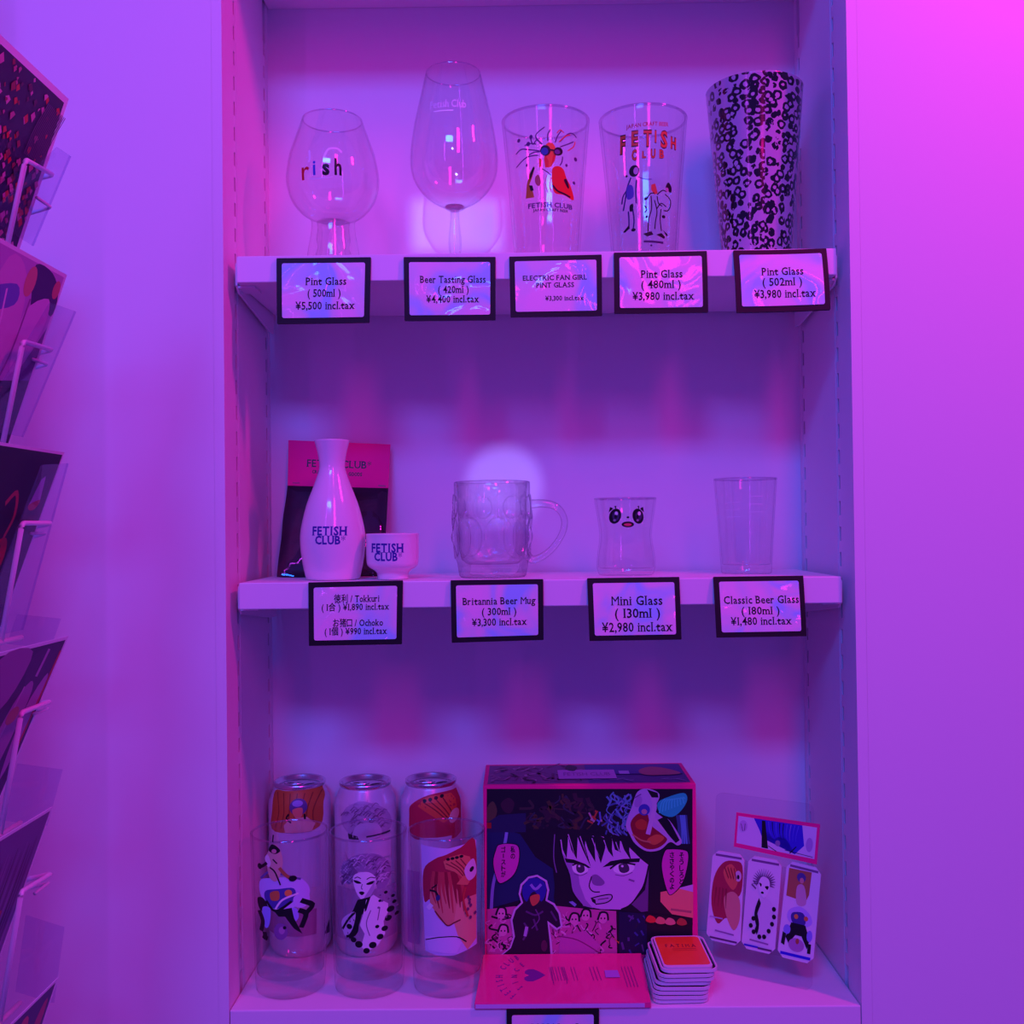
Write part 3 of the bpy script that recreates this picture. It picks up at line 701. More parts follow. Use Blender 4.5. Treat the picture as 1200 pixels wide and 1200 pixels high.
def can1(a):
    a.blob([(200, 198), (260, 190), (340, 186), (420, 182), (425, 250), (412, 360), (300, 375), (190, 372), (192, 280)], (.50, .13, .03))
    for k in range(7): a.line([(210 + k * 30, 360), (230 + k * 26, 280), (215 + k * 33, 200)], 5, (.25, .05, .02))
    a.ell(322, 258, 40, 38, (.10, .06, .22)); a.ell(318, 242, 24, 14, (.30, .25, .60)); a.blob([(298, 268), (340, 262), (338, 300), (318, 312), (302, 295)], (.70, .22, .14))
    a.poly([(255, 345), (285, 310), (360, 305), (395, 340), (380, 375), (262, 378)], (.72, .42, .34)); a.line([(280, 290), (268, 310), (290, 330)], 8, BLK); a.line([(350, 290), (352, 315)], 9, BLK)
    a.rect(230, 380, 415, 640, (.62, .56, .70)); a.line([(455, 640), (470, 760), (440, 880)], 22, (.05, .03, .08))
    a.rect(140, 740, 400, 860, (.40, .16, .34))
def can2(a):
    for k in range(26):
        t = k / 25; x = 515 + 215 * t; y = 285 - 55 * math.sin(PI * t)
        a.line([(620, 350), ((x + 620) / 2 + random.uniform(-9, 9), (y + 340) / 2), (x, y + random.uniform(-8, 14))], 5, (.20, .12, .24), True, True)
    a.blob([(520, 330), (540, 270), (600, 235), (660, 240), (720, 275), (745, 330), (730, 380), (600, 400), (545, 370)], (.46, .38, .52))
    for k in range(70):
        t = random.uniform(0, 2 * PI); q = random.uniform(.3, 1); x = 632 + 105 * q * math.cos(t); y = 312 + 72 * q * math.sin(t); u_ = random.uniform(8, 20)
        a.line([(x - u_, y + u_ * .6), (x, y - u_ * .4), (x + u_, y + u_ * .3)], 5, random.choice(((.16, .10, .20), (.22, .14, .26), (.34, .26, .40))), True, True)
    a.blob([(590, 350), (630, 330), (690, 340), (700, 400), (585, 405)], (.60, .52, .64)); a.poly([(555, 380), (600, 392), (610, 412), (560, 410)], BLK); a.line([(640, 395), (740, 385)], 8, BLK)
    a.rect(555, 408, 742, 500, (.72, .66, .78)); a.rect(600, 495, 700, 645, (.72, .66, .78)); a.rect(500, 640, 790, 880, (.45, .36, .52))
def can3(a):
    a.blob([(850, 250), (930, 205), (1040, 195), (1080, 215), (1078, 400), (950, 410), (850, 400), (838, 300)], (.50, .025, .06))
    a.poly([(880, 255), (910, 220), (945, 208), (1030, 205), (1052, 235), (1060, 300), (1000, 335), (950, 300)], (.75, .12, .05))
    for k in range(4): a.line([(905 + k * 30, 235 - k * 5), (960 + k * 22, 270), (1010 + k * 12, 320)], 5, (.25, .02, .03)); a.ell(912 + k * 26, 230 - k * 6, 9, 8, BLK)
    a.ell(1045, 310, 20, 34, SKIN, .3); a.rect(890, 400, 1035, 640, (.70, .64, .76)); a.rect(830, 560, 890, 900, (.50, .30, .55))
can(351, 914, .146, 'opened can with a brown picture panel, leftmost of the three cans', can1)
can(428, 914, .146, 'opened can with a grey hair drawing, middle of the three cans', can2)
can(505, 912, .146, 'opened can with a red and orange picture, rightmost of the three cans', can3)
HB = [(.0322, 0), (.0338, .0015), (.0345, .008), (.0352, .03), (.0385, .154)]
def highball(cx, label, draw, Yh=.053):
    root, c, pr = vessel('highball_glass', (cx, 1050), Yh, ZB, HB, .0017, .017, THIN, label, group='printed highball glasses', smoothp=False)
    a = Art(px_art(270, 880, 4, Yh - .033)); draw(a)
    a.build('printed_picture', root, on_round(c[0], c[1], ZB, pr), .002)
def hb1(a):      # a plain rider on a round pale machine
    LAV = (.55, .50, .85)
    a.blob([(130, 640), (150, 600), (250, 585), (320, 590), (362, 640), (360, 690), (300, 730), (200, 735), (145, 690)], LAV)
    a.blob([(165, 655), (230, 640), (300, 640), (300, 700), (215, 735), (165, 700)], (.06, .06, .32)); a.blob([(190, 660), (230, 650), (232, 690), (195, 695)], (.55, .20, .05)); a.ell(275, 660, 17, 16, (.80, .35, .06))
    a.line([(140, 600), (190, 560), (260, 575), (330, 600)], 10, (.12, .10, .30)); a.line([(170, 700), (215, 745), (290, 700)], 12, BLK); a.line([(215, 735), (250, 690), (320, 665)], 9, WHT)
    a.blob([(120, 700), (150, 690), (175, 720), (170, 760), (130, 745)], BLK); a.blob([(150, 735), (190, 735), (185, 810), (165, 830), (150, 790)], (.30, .35, .85))
    a.blob([(300, 680), (350, 665), (366, 700), (345, 735), (305, 725)], LAV); a.blob([(270, 735), (310, 735), (320, 780), (295, 800), (272, 770)], (.35, .35, .85))
    a.poly([(205, 740), (290, 730), (300, 780), (335, 860), (300, 830), (260, 770), (230, 770)], BLK)
    for p in (((130, 755), (150, 800), (140, 850)), ((320, 745), (350, 770), (330, 830)), ((330, 700), (375, 735), (345, 770)), ((150, 870), (175, 880)), ((160, 850), (165, 885))): a.line(p, 22, BLK)
    a.ell(240, 840, 32, 40, (.22, .10, .30)); a.ell(245, 835, 14, 18, (.40, .20, .42)); a.ell(258, 822, 8, 8, BLK)
    a.blob([(180, 470), (215, 430), (245, 470), (250, 530), (225, 600), (190, 590), (175, 530)], (.62, .40, .32)); a.blob([(165, 500), (180, 480), (195, 520), (180, 540)], (.75, .62, .66))
    a.line([(175, 520), (150, 540), (140, 540)], 14, BLK); a.line([(235, 540), (265, 575), (300, 600)], 16, (.40, .16, .05)); a.ell(295, 592, 18, 14, BLK); a.ell(137, 542, 12, 14, BLK)
    a.blob([(185, 460), (195, 435), (205, 430), (225, 440), (240, 460), (215, 475)], BLK); a.ell(211, 462, 12, 10, (.60, .25, .30)); a.line([(205, 420), (208, 385)], 6, BLK); a.line([(190, 540), (215, 560), (240, 620)], 7, BLK); a.line([(205, 500), (225, 520)], 6, BLK)
def hb2(a):      # black and white portrait
    G = (.20, .13, .24)
    a.blob([(515, 560), (560, 500), (620, 475), (690, 480), (735, 520), (750, 580), (725, 640), (690, 640), (680, 580), (600, 560), (575, 610), (545, 620)], (.30, .22, .36))
    for k in range(120):
        t = random.uniform(PI * .85, PI * 2.15); q = random.uniform(.45, 1); x = 635 + 118 * q * math.cos(t); y = 578 + 100 * q * math.sin(t); u_ = random.uniform(8, 22)
        a.line([(x - u_, y + u_ * .7), (x, y - u_ * .4), (x + u_, y + u_ * .2)], 6, random.choice((G, (.10, .06, .13), (.45, .36, .52), (.62, .54, .68))), True, True)
    for k in range(9): a.line([(600, 610 - 6 * k), (555, 600 - 12 * k), (500 + 5 * k, 575 - 13 * k)], 6, G, True, True)
    a.blob([(578, 590), (600, 565), (650, 560), (682, 590), (676, 640), (650, 680), (618, 688), (592, 650)], WHT)
    a.blob([(582, 598), (605, 602), (618, 612), (600, 614), (586, 608)], BLK); a.blob([(640, 614), (662, 604), (679, 604), (668, 616), (648, 620)], BLK); a.poly([(655, 640), (682, 595), (676, 645), (650, 682), (625, 688)], (.45, .36, .52)); a.line([(586, 590), (600, 583), (616, 590)], 4, BLK); a.line([(642, 594), (660, 585), (680, 590)], 4, BLK)
    a.blob([(606, 655), (620, 650), (632, 656), (620, 668)], BLK); a.line([(622, 615), (618, 635), (624, 640)], 4, G)
    a.poly([(640, 690), (672, 668), (735, 720), (735, 760), (715, 800), (722, 860), (690, 910), (640, 935), (615, 910), (632, 850), (610, 810), (625, 760)], WHT)
    a.poly([(600, 690), (660, 675), (640, 740), (620, 760), (600, 830), (590, 860), (560, 880), (548, 840), (570, 760)], BLK)
    a.blob([(520, 810), (545, 770), (590, 750), (575, 830), (540, 870)], (.60, .52, .66)); a.line([(525, 840), (560, 780), (600, 740)], 10, BLK); a.line([(545, 870), (590, 850), (600, 810)], 12, BLK)
    for x, y, r in ((745, 750, 16), (735, 790, 15), (720, 835, 14), (700, 870, 15), (668, 905, 17), (640, 930, 15), (605, 900, 18), (760, 720, 9), (700, 700, 7), (688, 820, 9), (560, 820, 14), (580, 880, 14), (770, 780, 9), (755, 690, 8), (725, 665, 8)): a.ell(x, y, r, r * .9, BLK)
    a.line([(660, 740), (640, 800), (655, 860)], 4, G); a.line([(700, 730), (690, 790)], 4, G)
    for k in range(12): a.ell(700 + random.uniform(-10, 80), 650 + random.uniform(-20, 160), 5, 5, G)
def hb3(a):      # red-haired profile on a pale panel
    RH = (.42, .02, .05); SK = (.72, .26, .16)
    a.poly([(892, 440), (1020, 450), (1150, 428), (1152, 930), (1050, 955), (965, 955), (912, 940)], (.62, .56, .78))
    a.blob([(905, 560), (960, 500), (1010, 480), (1080, 450), (1145, 430), (1150, 700), (1140, 850), (1100, 780), (1070, 700), (1000, 690), (940, 690), (908, 705)], RH)
    a.blob([(950, 600), (1000, 590), (1060, 640), (1075, 700), (1060, 790), (1020, 812), (975, 775), (955, 740), (935, 700)], SK)
    a.poly([(1060, 720), (1110, 690), (1150, 690), (1150, 900), (1110, 940), (1065, 860), (1048, 800)], (.78, .36, .22))
    for k in range(9): a.line([(960 + 14 * k, 560), (945 + 18 * k, 640), (965 + 16 * k, 710 + 22 * (k % 3))], 24, random.choice((RH, (.30, .012, .03), (.55, .06, .06))), True, True)
    a.line([(925, 740), (945, 715)], 20, WHT); a.line([(935, 650), (965, 655), (980, 690)], 9, BLK); a.ell(975, 682, 10, 15, (.03, .03, .16), .3); a.line([(945, 640), (970, 620)], 6, BLK)
    a.line([(960, 745), (985, 775), (1018, 812), (1050, 800), (1078, 790)], 6, (.2, .02, .03)); a.poly([(912, 870), (980, 862), (1055, 862), (1085, 900), (1060, 948), (930, 935)], (.70, .62, .82)); a.line([(915, 888), (980, 868), (1060, 868), (1105, 900)], 5, BLK)
    a.poly([(1000, 510), (1030, 490), (1080, 480), (1120, 500), (1145, 580), (1110, 632), (1060, 620), (1085, 590), (1050, 560), (1010, 545)], (.72, .20, .10))
    for k in range(4): a.line([(1012 + k * 22, 520 - k * 6), (1060 + k * 16, 548), (1090 + k * 8, 585)], 5, (.25, .03, .03)); a.ell(1022 + k * 20, 500 - k * 3, 9, 7, BLK)
    a.blob([(1095, 560), (1120, 520), (1140, 520), (1148, 590), (1115, 612)], (.75, .60, .66)); a.ell(1128, 562, 9, 13, BLK, .4)
    for k in range(8): a.ell(1115 + random.uniform(-12, 28), 690 + k * 14, 6, 8, (.15, .03, .12)); a.line([(1100, 640), (1090, 700), (1110, 780)], 9, (.55, .05, .04))
highball(340, 'highball glass printed with a pale round machine, leftmost of three', hb1)
highball(432, 'highball glass printed with a black and white portrait, middle of three', hb2)
highball(524, 'highball glass printed with a red-haired profile, beside the picture box', hb3)

# ------------------------------------------------------------------ picture box
YB0, YB1 = .0885, .1815
tl, tr = P(566, 919, YB0), P(815.5, 920, YB0); X0, X1, ZX = tl.x, tr.x, (tl.z + tr.z) / 2
root = empty('picture_box', ((X0 + X1) / 2, (YB0 + YB1) / 2, ZB), 'large pink-edged box covered with comic pictures, in the middle of the niche floor', 'box')
bm = bmesh.new(); box(bm, X0, X1, YB0, YB1, ZB + .0002, ZX); obj('carton', bm, PINK, root, bevel=.0008)
a = Art(px_art(560, 910, 4.444, YB0)); DK = (.010, .010, .016); LIL = (.60, .38, .68); MAG = (.60, .10, .32); TEAL = (.02, .75, .45); DBL = (.012, .03, .09)
a.rect(46, 64, 1118, 926, DK)
a.poly([(48, 290), (120, 290), (158, 280), (220, 300), (300, 420), (390, 480), (410, 665), (230, 640), (48, 690)], DBL)
for p in (((150, 290), (140, 350), (118, 420), (80, 560), (70, 690)), ((470, 640), (510, 672))): a.line(p, 16, (.25, .32, .60))
a.blob([(50, 160), (80, 130), (100, 180), (80, 230), (50, 240)], (.10, .08, .03)); a.blob([(120, 140), (160, 110), (190, 140), (170, 190), (135, 180)], (.05, .018, .03)); a.poly([(50, 240), (110, 200), (250, 190), (250, 290), (50, 290)], (.018, .025, .07)); a.rect(46, 240, 70, 270, (.35, .02, .01))
for k in range(70):
    x, y = random.uniform(265, 640), random.uniform(80, 290); a.line([(x, y), (x + random.uniform(-40, 40), y + random.uniform(10, 40)), (x + random.uniform(-50, 50), y + random.uniform(20, 70))], random.uniform(6, 22), random.choice(((.012, .012, .02), (.05, .035, .03), (.03, .04, .06), (.07, .05, .02), (.04, .02, .03))))
for k in range(10): a.line([(570 + 8 * k, 200 + random.uniform(-30, 60)), (600 + 5 * k, 180 + random.uniform(0, 80))], 9, random.choice(((.45, .30, .32), (.50, .08, .03), (.12, .18, .50))))
for k in range(50):
    x, y = random.uniform(665, 800), random.uniform(80, 280); a.line([(x, y), (x + random.uniform(-30, 30), y + 25), (x + random.uniform(-40, 40), y + 50)], random.uniform(4, 11), random.choice(((.06, .12, .28), (.12, .30, .45), (.20, .25, .5))))
a.blob([(935, 140), (980, 110), (1070, 85), (1090, 120), (1060, 175), (1010, 210), (950, 190)], TEAL); a.blob([(880, 130), (915, 110), (930, 150), (900, 170)], TEAL)
for k in range(9): a.line([(945 + k * 16, 190 - k * 6), (955 + k * 14, 140 - k * 4), (975 + k * 13, 115)], 6, (.05, .95, .60))
for k in range(6): a.line([(1035 + 10 * k, 200), (1045 + 9 * k, 270), (1040 + 12 * k, 350)], 9, random.choice(((.10, .35, .55), (.04, .10, .20), (.30, .12, .25))))
# large face: dark fringe over a lilac face
a.blob([(240, 300), (420, 270), (660, 300), (820, 380), (890, 470), (905, 700), (830, 720), (600, 640), (480, 650), (400, 660), (390, 480)], DK)
a.poly([(425, 330), (440, 400), (470, 500), (490, 600), (540, 670), (640, 690), (745, 692), (800, 660), (860, 570), (888, 460), (850, 430), (810, 390), (760, 340), (640, 310), (500, 305)], LIL)
a.poly([(440, 400), (470, 500), (490, 600), (540, 670), (600, 685), (560, 640), (530, 560), (520, 480)], (.34, .20, .46))
for (x0, x1, xt, yt) in ((430, 470, 462, 425), (465, 520, 515, 430), (510, 560, 588, 470), (545, 610, 612, 445), (600, 665, 640, 452), (650, 700, 705, 420), (690, 740, 745, 395), (730, 790, 800, 440), (780, 830, 850, 420)):
    a.poly([(x0, 290), (x1, 290 + (x1 - 430) * .14), (x1 - 2, 345 + (x1 - 430) * .12), (xt, yt), ((x0 + xt) / 2 - 4, 380)], DK)
for k in range(5): a.line([(470 + 62 * k, 300 + 10 * k), (490 + 62 * k, 360 + 8 * k), (505 + 64 * k, 415)], 5, LIL, True, True)
a.line([(425, 330), (440, 420), (475, 510), (492, 600), (545, 672)], 9, BLK); a.line([(400, 300), (395, 420), (410, 500)], 5, (.2, .14, .3)); a.line([(745, 692), (800, 662), (862, 572), (890, 462)], 9, BLK)
a.poly([(452, 425), (500, 432), (560, 455), (588, 474), (570, 476), (500, 452), (460, 446)], BLK); a.poly([(648, 472), (690, 440), (760, 428), (845, 425), (840, 445), (760, 448), (700, 462)], BLK)
a.blob([(492, 462), (530, 452), (566, 470), (572, 492), (535, 508), (500, 496)], WHT); a.blob([(515, 458), (548, 456), (556, 488), (535, 502), (515, 490)], (.06, .04, .08)); a.ell(528, 466, 6, 6, WHT); a.line([(492, 462), (530, 450), (572, 470)], 8, BLK); a.line([(500, 505), (535, 515), (570, 500)], 4, (.2, .1, .25))
a.blob([(705, 480), (745, 450), (800, 455), (815, 478), (780, 505), (725, 502)], WHT); a.blob([(735, 458), (778, 455), (788, 488), (762, 502), (738, 492)], (.06, .04, .08)); a.ell(752, 466, 7, 6, WHT); a.line([(688, 480), (740, 448), (820, 458)], 9, BLK); a.line([(715, 510), (760, 516), (805, 498)], 4, (.2, .1, .25))
a.blob([(590, 520), (620, 510), (660, 548), (640, 568), (600, 560)], (.24, .14, .32)); a.line([(592, 520), (580, 570), (600, 598), (635, 600)], 6, BLK); a.line([(785, 535), (815, 545)], 10, (.24, .12, .30))
a.blob([(590, 632), (640, 622), (690, 615), (696, 635), (670, 655), (612, 662)], (.50, .32, .58)); a.line([(588, 634), (640, 620), (692, 614), (697, 635), (668, 656), (612, 664)], 6, BLK); a.poly([(588, 630), (612, 640), (615, 664), (596, 652)], BLK); a.line([(625, 640), (680, 632)], 4, BLK)
a.poly([(800, 665), (870, 590), (890, 480), (885, 700), (850, 705)], (.16, .07, .20))
# pink strip of small panels
a.poly([(48, 690), (190, 675), (400, 672), (560, 688), (720, 700), (725, 925), (48, 925)], MAG)
for k in range(150):
    x, y = random.uniform(55, 700), random.uniform(700, 910); a.line([(x, y), (x + random.uniform(-25, 25), y + random.uniform(8, 28)), (x + random.uniform(-35, 35), y + random.uniform(15, 55))], random.uniform(3, 10), random.choice((BLK, BLK, (.20, .02, .10), (.75, .22, .50), (.80, .35, .60))))
for x, y in ((120, 710), (130, 800), (560, 720), (650, 735), (500, 740)): a.ell(x, y, 24, 30, (.75, .24, .46)); a.line([(x - 26, y + 10), (x - 10, y - 28), (x + 22, y - 24), (x + 28, y + 12)], 10, BLK); a.ell(x - 8, y + 2, 4, 5, BLK); a.ell(x + 10, y + 2, 4, 5, BLK)
a.poly([(430, 830), (560, 800), (640, 880), (600, 925), (420, 925)], (.58, .10, .38)); a.line([(420, 830), (520, 850), (630, 915)], 6, (.25, .02, .14)); a.poly([(690, 825), (730, 858), (800, 825), (745, 880)], (.70, .20, .02))
a.poly([(735, 702), (880, 712), (880, 925), (735, 925)], (.012, .014, .05))
for k in range(12): x, y = random.uniform(740, 860), random.uniform(710, 900); a.line([(x, y), (x + random.uniform(-30, 30), y + random.uniform(10, 40))], random.uniform(5, 14), random.choice(((.05, .06, .25), (.10, .06, .20), (.02, .02, .04))))
a.poly([(870, 712), (1118, 735), (1118, 775), (870, 765)], DK)
for x, y, c_ in ((900, 738, (.80, .05, .03)), (950, 745, (.75, .22, .14)), (1000, 750, (.75, .25, .2)), (1060, 752, (.45, .08, .04))): a.blob([(x - 26, y + 10), (x - 10, y - 16), (x + 18, y - 8), (x + 28, y + 14), (x, y + 22)], c_)
a.poly([(950, 600), (1120, 570), (1120, 735), (1010, 715), (950, 650)], (.85, .26, .16)); a.poly([(1040, 580), (1120, 560), (1120, 600)], (.62, .40, .66)); a.line([(1004, 690), (1112, 704)], 12, (.45, .14, .12), False)
# speech balloons
a.blob([(78, 450), (92, 380), (110, 352), (175, 346), (215, 365), (216, 440), (190, 510), (140, 550), (102, 548)], BLK); a.blob([(81, 450), (95, 383), (112, 355), (175, 350), (211, 368), (212, 440), (187, 507), (139, 546), (105, 544)], (.68, .05, .40))
a.blob([(955, 450), (972, 385), (1000, 374), (1070, 378), (1098, 400), (1090, 480), (1065, 560), (1010, 615), (985, 600), (962, 520)], BLK); a.blob([(958, 450), (975, 388), (1002, 378), (1068, 382), (1094, 402), (1086, 480), (1061, 556), (1010, 611), (988, 597), (966, 520)], (.68, .05, .40))
for col, s, y0, hh in ((182, '私の', 362, 36), (133, 'ゴーストが', 364, 34), (1060, 'そうしろと', 392, 36), (1010, 'ささやくのよ', 390, 35)):
    for k, ch in enumerate(s):
        y = y0 + k * (hh - 2)
        if ch == 'ー': a.line([(col, y + 4), (col, y + hh - 8)], 5, BLK)
        else: a.text(ch, col - 13, col + 13, y + hh - 6, y + 5, BLK, False, .03)
a.build('front_picture', root, on_plane(YB0), None)
# stickers: plain cut-out figures
a = Art(px_art(560, 910, 4.444, YB0 - .0008))
out = [(120, 926), (165, 890), (185, 830), (170, 745), (188, 690), (225, 655), (212, 610), (222, 560), (262, 520), (310, 510), (360, 540), (372, 590), (362, 640), (400, 660), (430, 710), (442, 780), (410, 800), (372, 770), (385, 860), (390, 926)]
a.poly(out, (.62, .46, .66)); a.poly([(130, 926), (172, 892), (193, 832), (180, 748), (197, 696), (236, 656), (222, 612), (232, 566), (266, 530), (308, 521), (350, 546), (361, 590), (352, 645), (392, 668), (420, 712), (431, 776), (412, 788), (362, 750), (374, 860), (378, 926)], (.020, .008, .028))
a.blob([(232, 580), (262, 536), (308, 526), (348, 552), (356, 600), (330, 650), (300, 600), (275, 610), (255, 650), (236, 625)], (.025, .025, .30)); a.line([(275, 560), (300, 585), (330, 560)], 14, (.30, .25, .60)); a.blob([(272, 625), (318, 612), (318, 650), (285, 672)], (.60, .13, .05))
for p in (((250, 700), (300, 720), (340, 700)), ((240, 760), (260, 800), (235, 850)), ((290, 740), (310, 800)), ((380, 700), (410, 750))): a.line(p, 10, (.10, .04, .14))
a.line([(255, 780), (245, 830)], 16, (.45, .36, .6)); a.ell(345, 880, 16, 30, (.10, .02, .06)); a.line([(300, 690), (320, 740), (280, 790)], 6, (.16, .06, .2))
a.build('dark_figure_sticker', root, on_plane(YB0 - .0014), None)
a = Art(px_art(560, 910, 4.444, YB0 - .0008))
a.blob([(770, 250), (800, 160), (830, 80), (880, 62), (935, 80), (945, 110), (920, 170), (960, 210), (1000, 230), (1060, 330), (1040, 358), (1000, 340), (950, 380), (880, 388), (820, 350), (790, 300)], (.52, .38, .60))
a.blob([(795, 240), (830, 195), (880, 190), (900, 250), (960, 300), (985, 330), (940, 370), (880, 376), (830, 340), (806, 295)], (.28, .015, .02)); a.blob([(820, 240), (850, 220), (880, 240), (870, 275), (830, 270)], (.50, .06, .02)); a.blob([(880, 330), (930, 300), (970, 320), (920, 355)], (.60, .14, .04))
a.ell(866, 172, 30, 30, (.05, .06, .38)); a.ell(866, 182, 15, 14, (.55, .26, .30)); a.line([(905, 90), (920, 150), (905, 220), (885, 300)], 24, (.60, .44, .60)); a.line([(905, 215), (950, 250), (1000, 300)], 22, (.60, .42, .58)); a.poly([(880, 66), (935, 84), (940, 108), (905, 108)], BLK)
a.poly([(935, 225), (975, 205), (1000, 235), (1050, 330), (1030, 345), (990, 300)], BLK); a.line([(805, 300), (850, 330), (900, 340)], 8, (.55, .2, .1)); a.ell(835, 130, 18, 30, (.40, .25, .5), .4); a.line([(815, 110), (850, 90)], 6, (.2, .1, .3))
a.build('red_figure_sticker', root, on_plane(YB0 - .0014), None)
# lid picture
a = Art()
a.rect(.02, .06, .98, .94, (.05, .03, .16)); a.rect(.02, .06, .50, .94, (.16, .05, .16))
for k in range(44):
    x, y = random.uniform(.03, .44), random.uniform(.1, .9); a.line([(x, y), (x + random.uniform(-.02, .05), y + random.uniform(-.12, .12)), (x + random.uniform(0, .08), y + random.uniform(-.2, .2))], random.uniform(.006, .018), random.choice((BLK, (.30, .10, .22), (.40, .20, .34), (.10, .02, .08))))
a.rect(.50, .08, .97, .55, (.03, .03, .22)); a.blob([(.76, .40), (.82, .22), (.90, .30), (.96, .55), (.86, .62), (.78, .60)], (.38, .10, .12)); a.rect(.36, .34, .64, .76, (.55, .16, .52)); a.rect(.66, .40, .71, .55, (.45, .3, .6)); a.blob([(.42, .08), (.46, .20), (.44, .40), (.40, .30)], BLK)
for k in range(10): x = random.uniform(.5, .95); a.line([(x, .8), (x + .04, random.uniform(.7, .9))], .012, (.24, .18, .40))
a.text('FETISH CLUB', .385, .615, .62, .47, (.30, .06, .28), False, .0)
a.build('lid_picture', root, lambda u, v, n: Vector((X0 + (X1 - X0) * u, YB1 - (YB1 - YB0) * v, ZX + n)), None)

# ------------------------------------------------------------------ pink wedge lying before the box
fb = [P(556, 1182, -.002), P(763, 1180, -.002)]; bk = [P(566.5, 1118, .0858), P(751.5, 1117, .0858)]
zf = ZB + .0062; zk = (bk[0].z + bk[1].z) / 2
root = empty('pink_folder', ((fb[0].x + fb[1].x) / 2, .034, ZB), 'glossy hot pink printed folder sloping on the niche floor before the picture box', 'folder')
GP = mat('glossy_pink_card', (.88, .035, .25), .16, 0, .6, .35)
bm = bmesh.new(); fx0, fx1, kx0, kx1 = fb[0].x, fb[1].x, bk[0].x, bk[1].x
prism(bm, [(fx0, -.002, zf), (fx1, -.002, zf), (kx1, .0858, zk), (kx0, .0858, zk)], [(fx0, -.002, ZB + .0003), (fx1, -.002, ZB + .0003), (kx1, .0858, ZB + .0003), (kx0, .0858, ZB + .0003)])
obj('cover', bm, GP, root, bevel=.0006)
bm = bmesh.new(); box(bm, fx0 + .001, fx1 - .006, -.0024, -.0015, ZB + .0012, zf - .0012); obj('page_edge', bm, mat('page_edge', (.62, .45, .70), .6), root)
def fol(u, v, n):
    A = Vector((kx0, .0858, zk)).lerp(Vector((kx1, .0858, zk)), u); B = Vector((fx0, -.002, zf)).lerp(Vector((fx1, -.002, zf)), u)
    return A.lerp(B, v) + Vector((0, -.25 * n, n))
a = Art(); VI = (.20, .03, .26)
hv = [(.300, .46), (.272, .42), (.272, .37), (.292, .335), (.325, .335), (.36, .385), (.398, .46), (.36, .535), (.325, .585), (.292, .585), (.272, .55), (.272, .50)]; a.poly(hv, VI)
def curved(s, cx, cy, rx, ry, a0, a1, h):
    for k, ch in enumerate(s):
        if ch == ' ': continue
        t = math.radians(a0 + (a1 - a0) * k / (len(s) - 1)); x, y = cx + rx * math.cos(t), cy + ry * math.sin(t); polys, wd = text_polys(ch, True, .01)
        q = []
        for p in polys:
            r_ = []
            for px_, py_ in p:
                lx, ly = (px_ - wd / 2) * h * .55, (py_ - .35) * h; th = t + PI / 2
                r_.append((x + (lx * math.cos(th) + ly * math.sin(th) * 1) * .36, y + (lx * math.sin(th) - ly * math.cos(th))))
            q.append(r_)
        a.items.append((q, VI))
curved('FETISH CLUB', .34, .48, .22, .48, 125, 235, .16); curved('SINCE', .35, .48, .14, .34, 135, 225, .14)
for x0, x1, n_ in ((.43, .52, 6), (.56, .58, 2), (.675, .72, 3), (.87, .93, 4)):
    for k in range(n_): u = x0 + (x1 - x0) * k / max(1, n_ - 1); a.line([(u - .01, .30), (u + .012, .30 + (.42 if x0 > .8 else .28))], .0035, (.35, .03, .22), False)
a.line([(.43, .30), (.50, .30), (.53, .64), (.45, .66), (.43, .30)], .004, (.35, .03, .22), False)
a.poly([(.755, .38), (.835, .38), (.845, .53), (.758, .53)], (.45, .22, .62))
a.build('cover_print', root, fol, None)

# ------------------------------------------------------------------ stack of white trays and the orange card
def rounded(cx, cy, w_, h_, r, rot, z, n=5):
    out = []; c_, s_ = math.cos(rot), math.sin(rot)
    for (sx, sy, a0) in ((1, -1, -90), (1, 1, 0), (-1, 1, 90), (-1, -1, 180)):
        for k in range(n):
            t = math.radians(a0 + 90 * k / (n - 1)); x = sx * (w_ / 2 - r) + r * math.cos(t); y = sy * (h_ / 2 - r) + r * math.sin(t)
            out.append((cx + x * c_ - y * s_, cy + x * s_ + y * c_, z))
    return out
TRAY = mat('white_plastic_tray', (.78, .75, .80), .3)
ztop = P(808, 1136, .004).z; NT = 8; dz = (ztop - ZB - .0004) / NT
ctop = (P(787, 1091, .086).x + P(811, 1137, .004).x) / 2
which = ['lowest tray, resting on the niche floor', 'second tray from the bottom', 'third tray from the bottom', 'fourth tray from the bottom', 'fifth tray from the bottom', 'third tray from the top', 'second tray from the top', 'topmost tray holding the orange card']
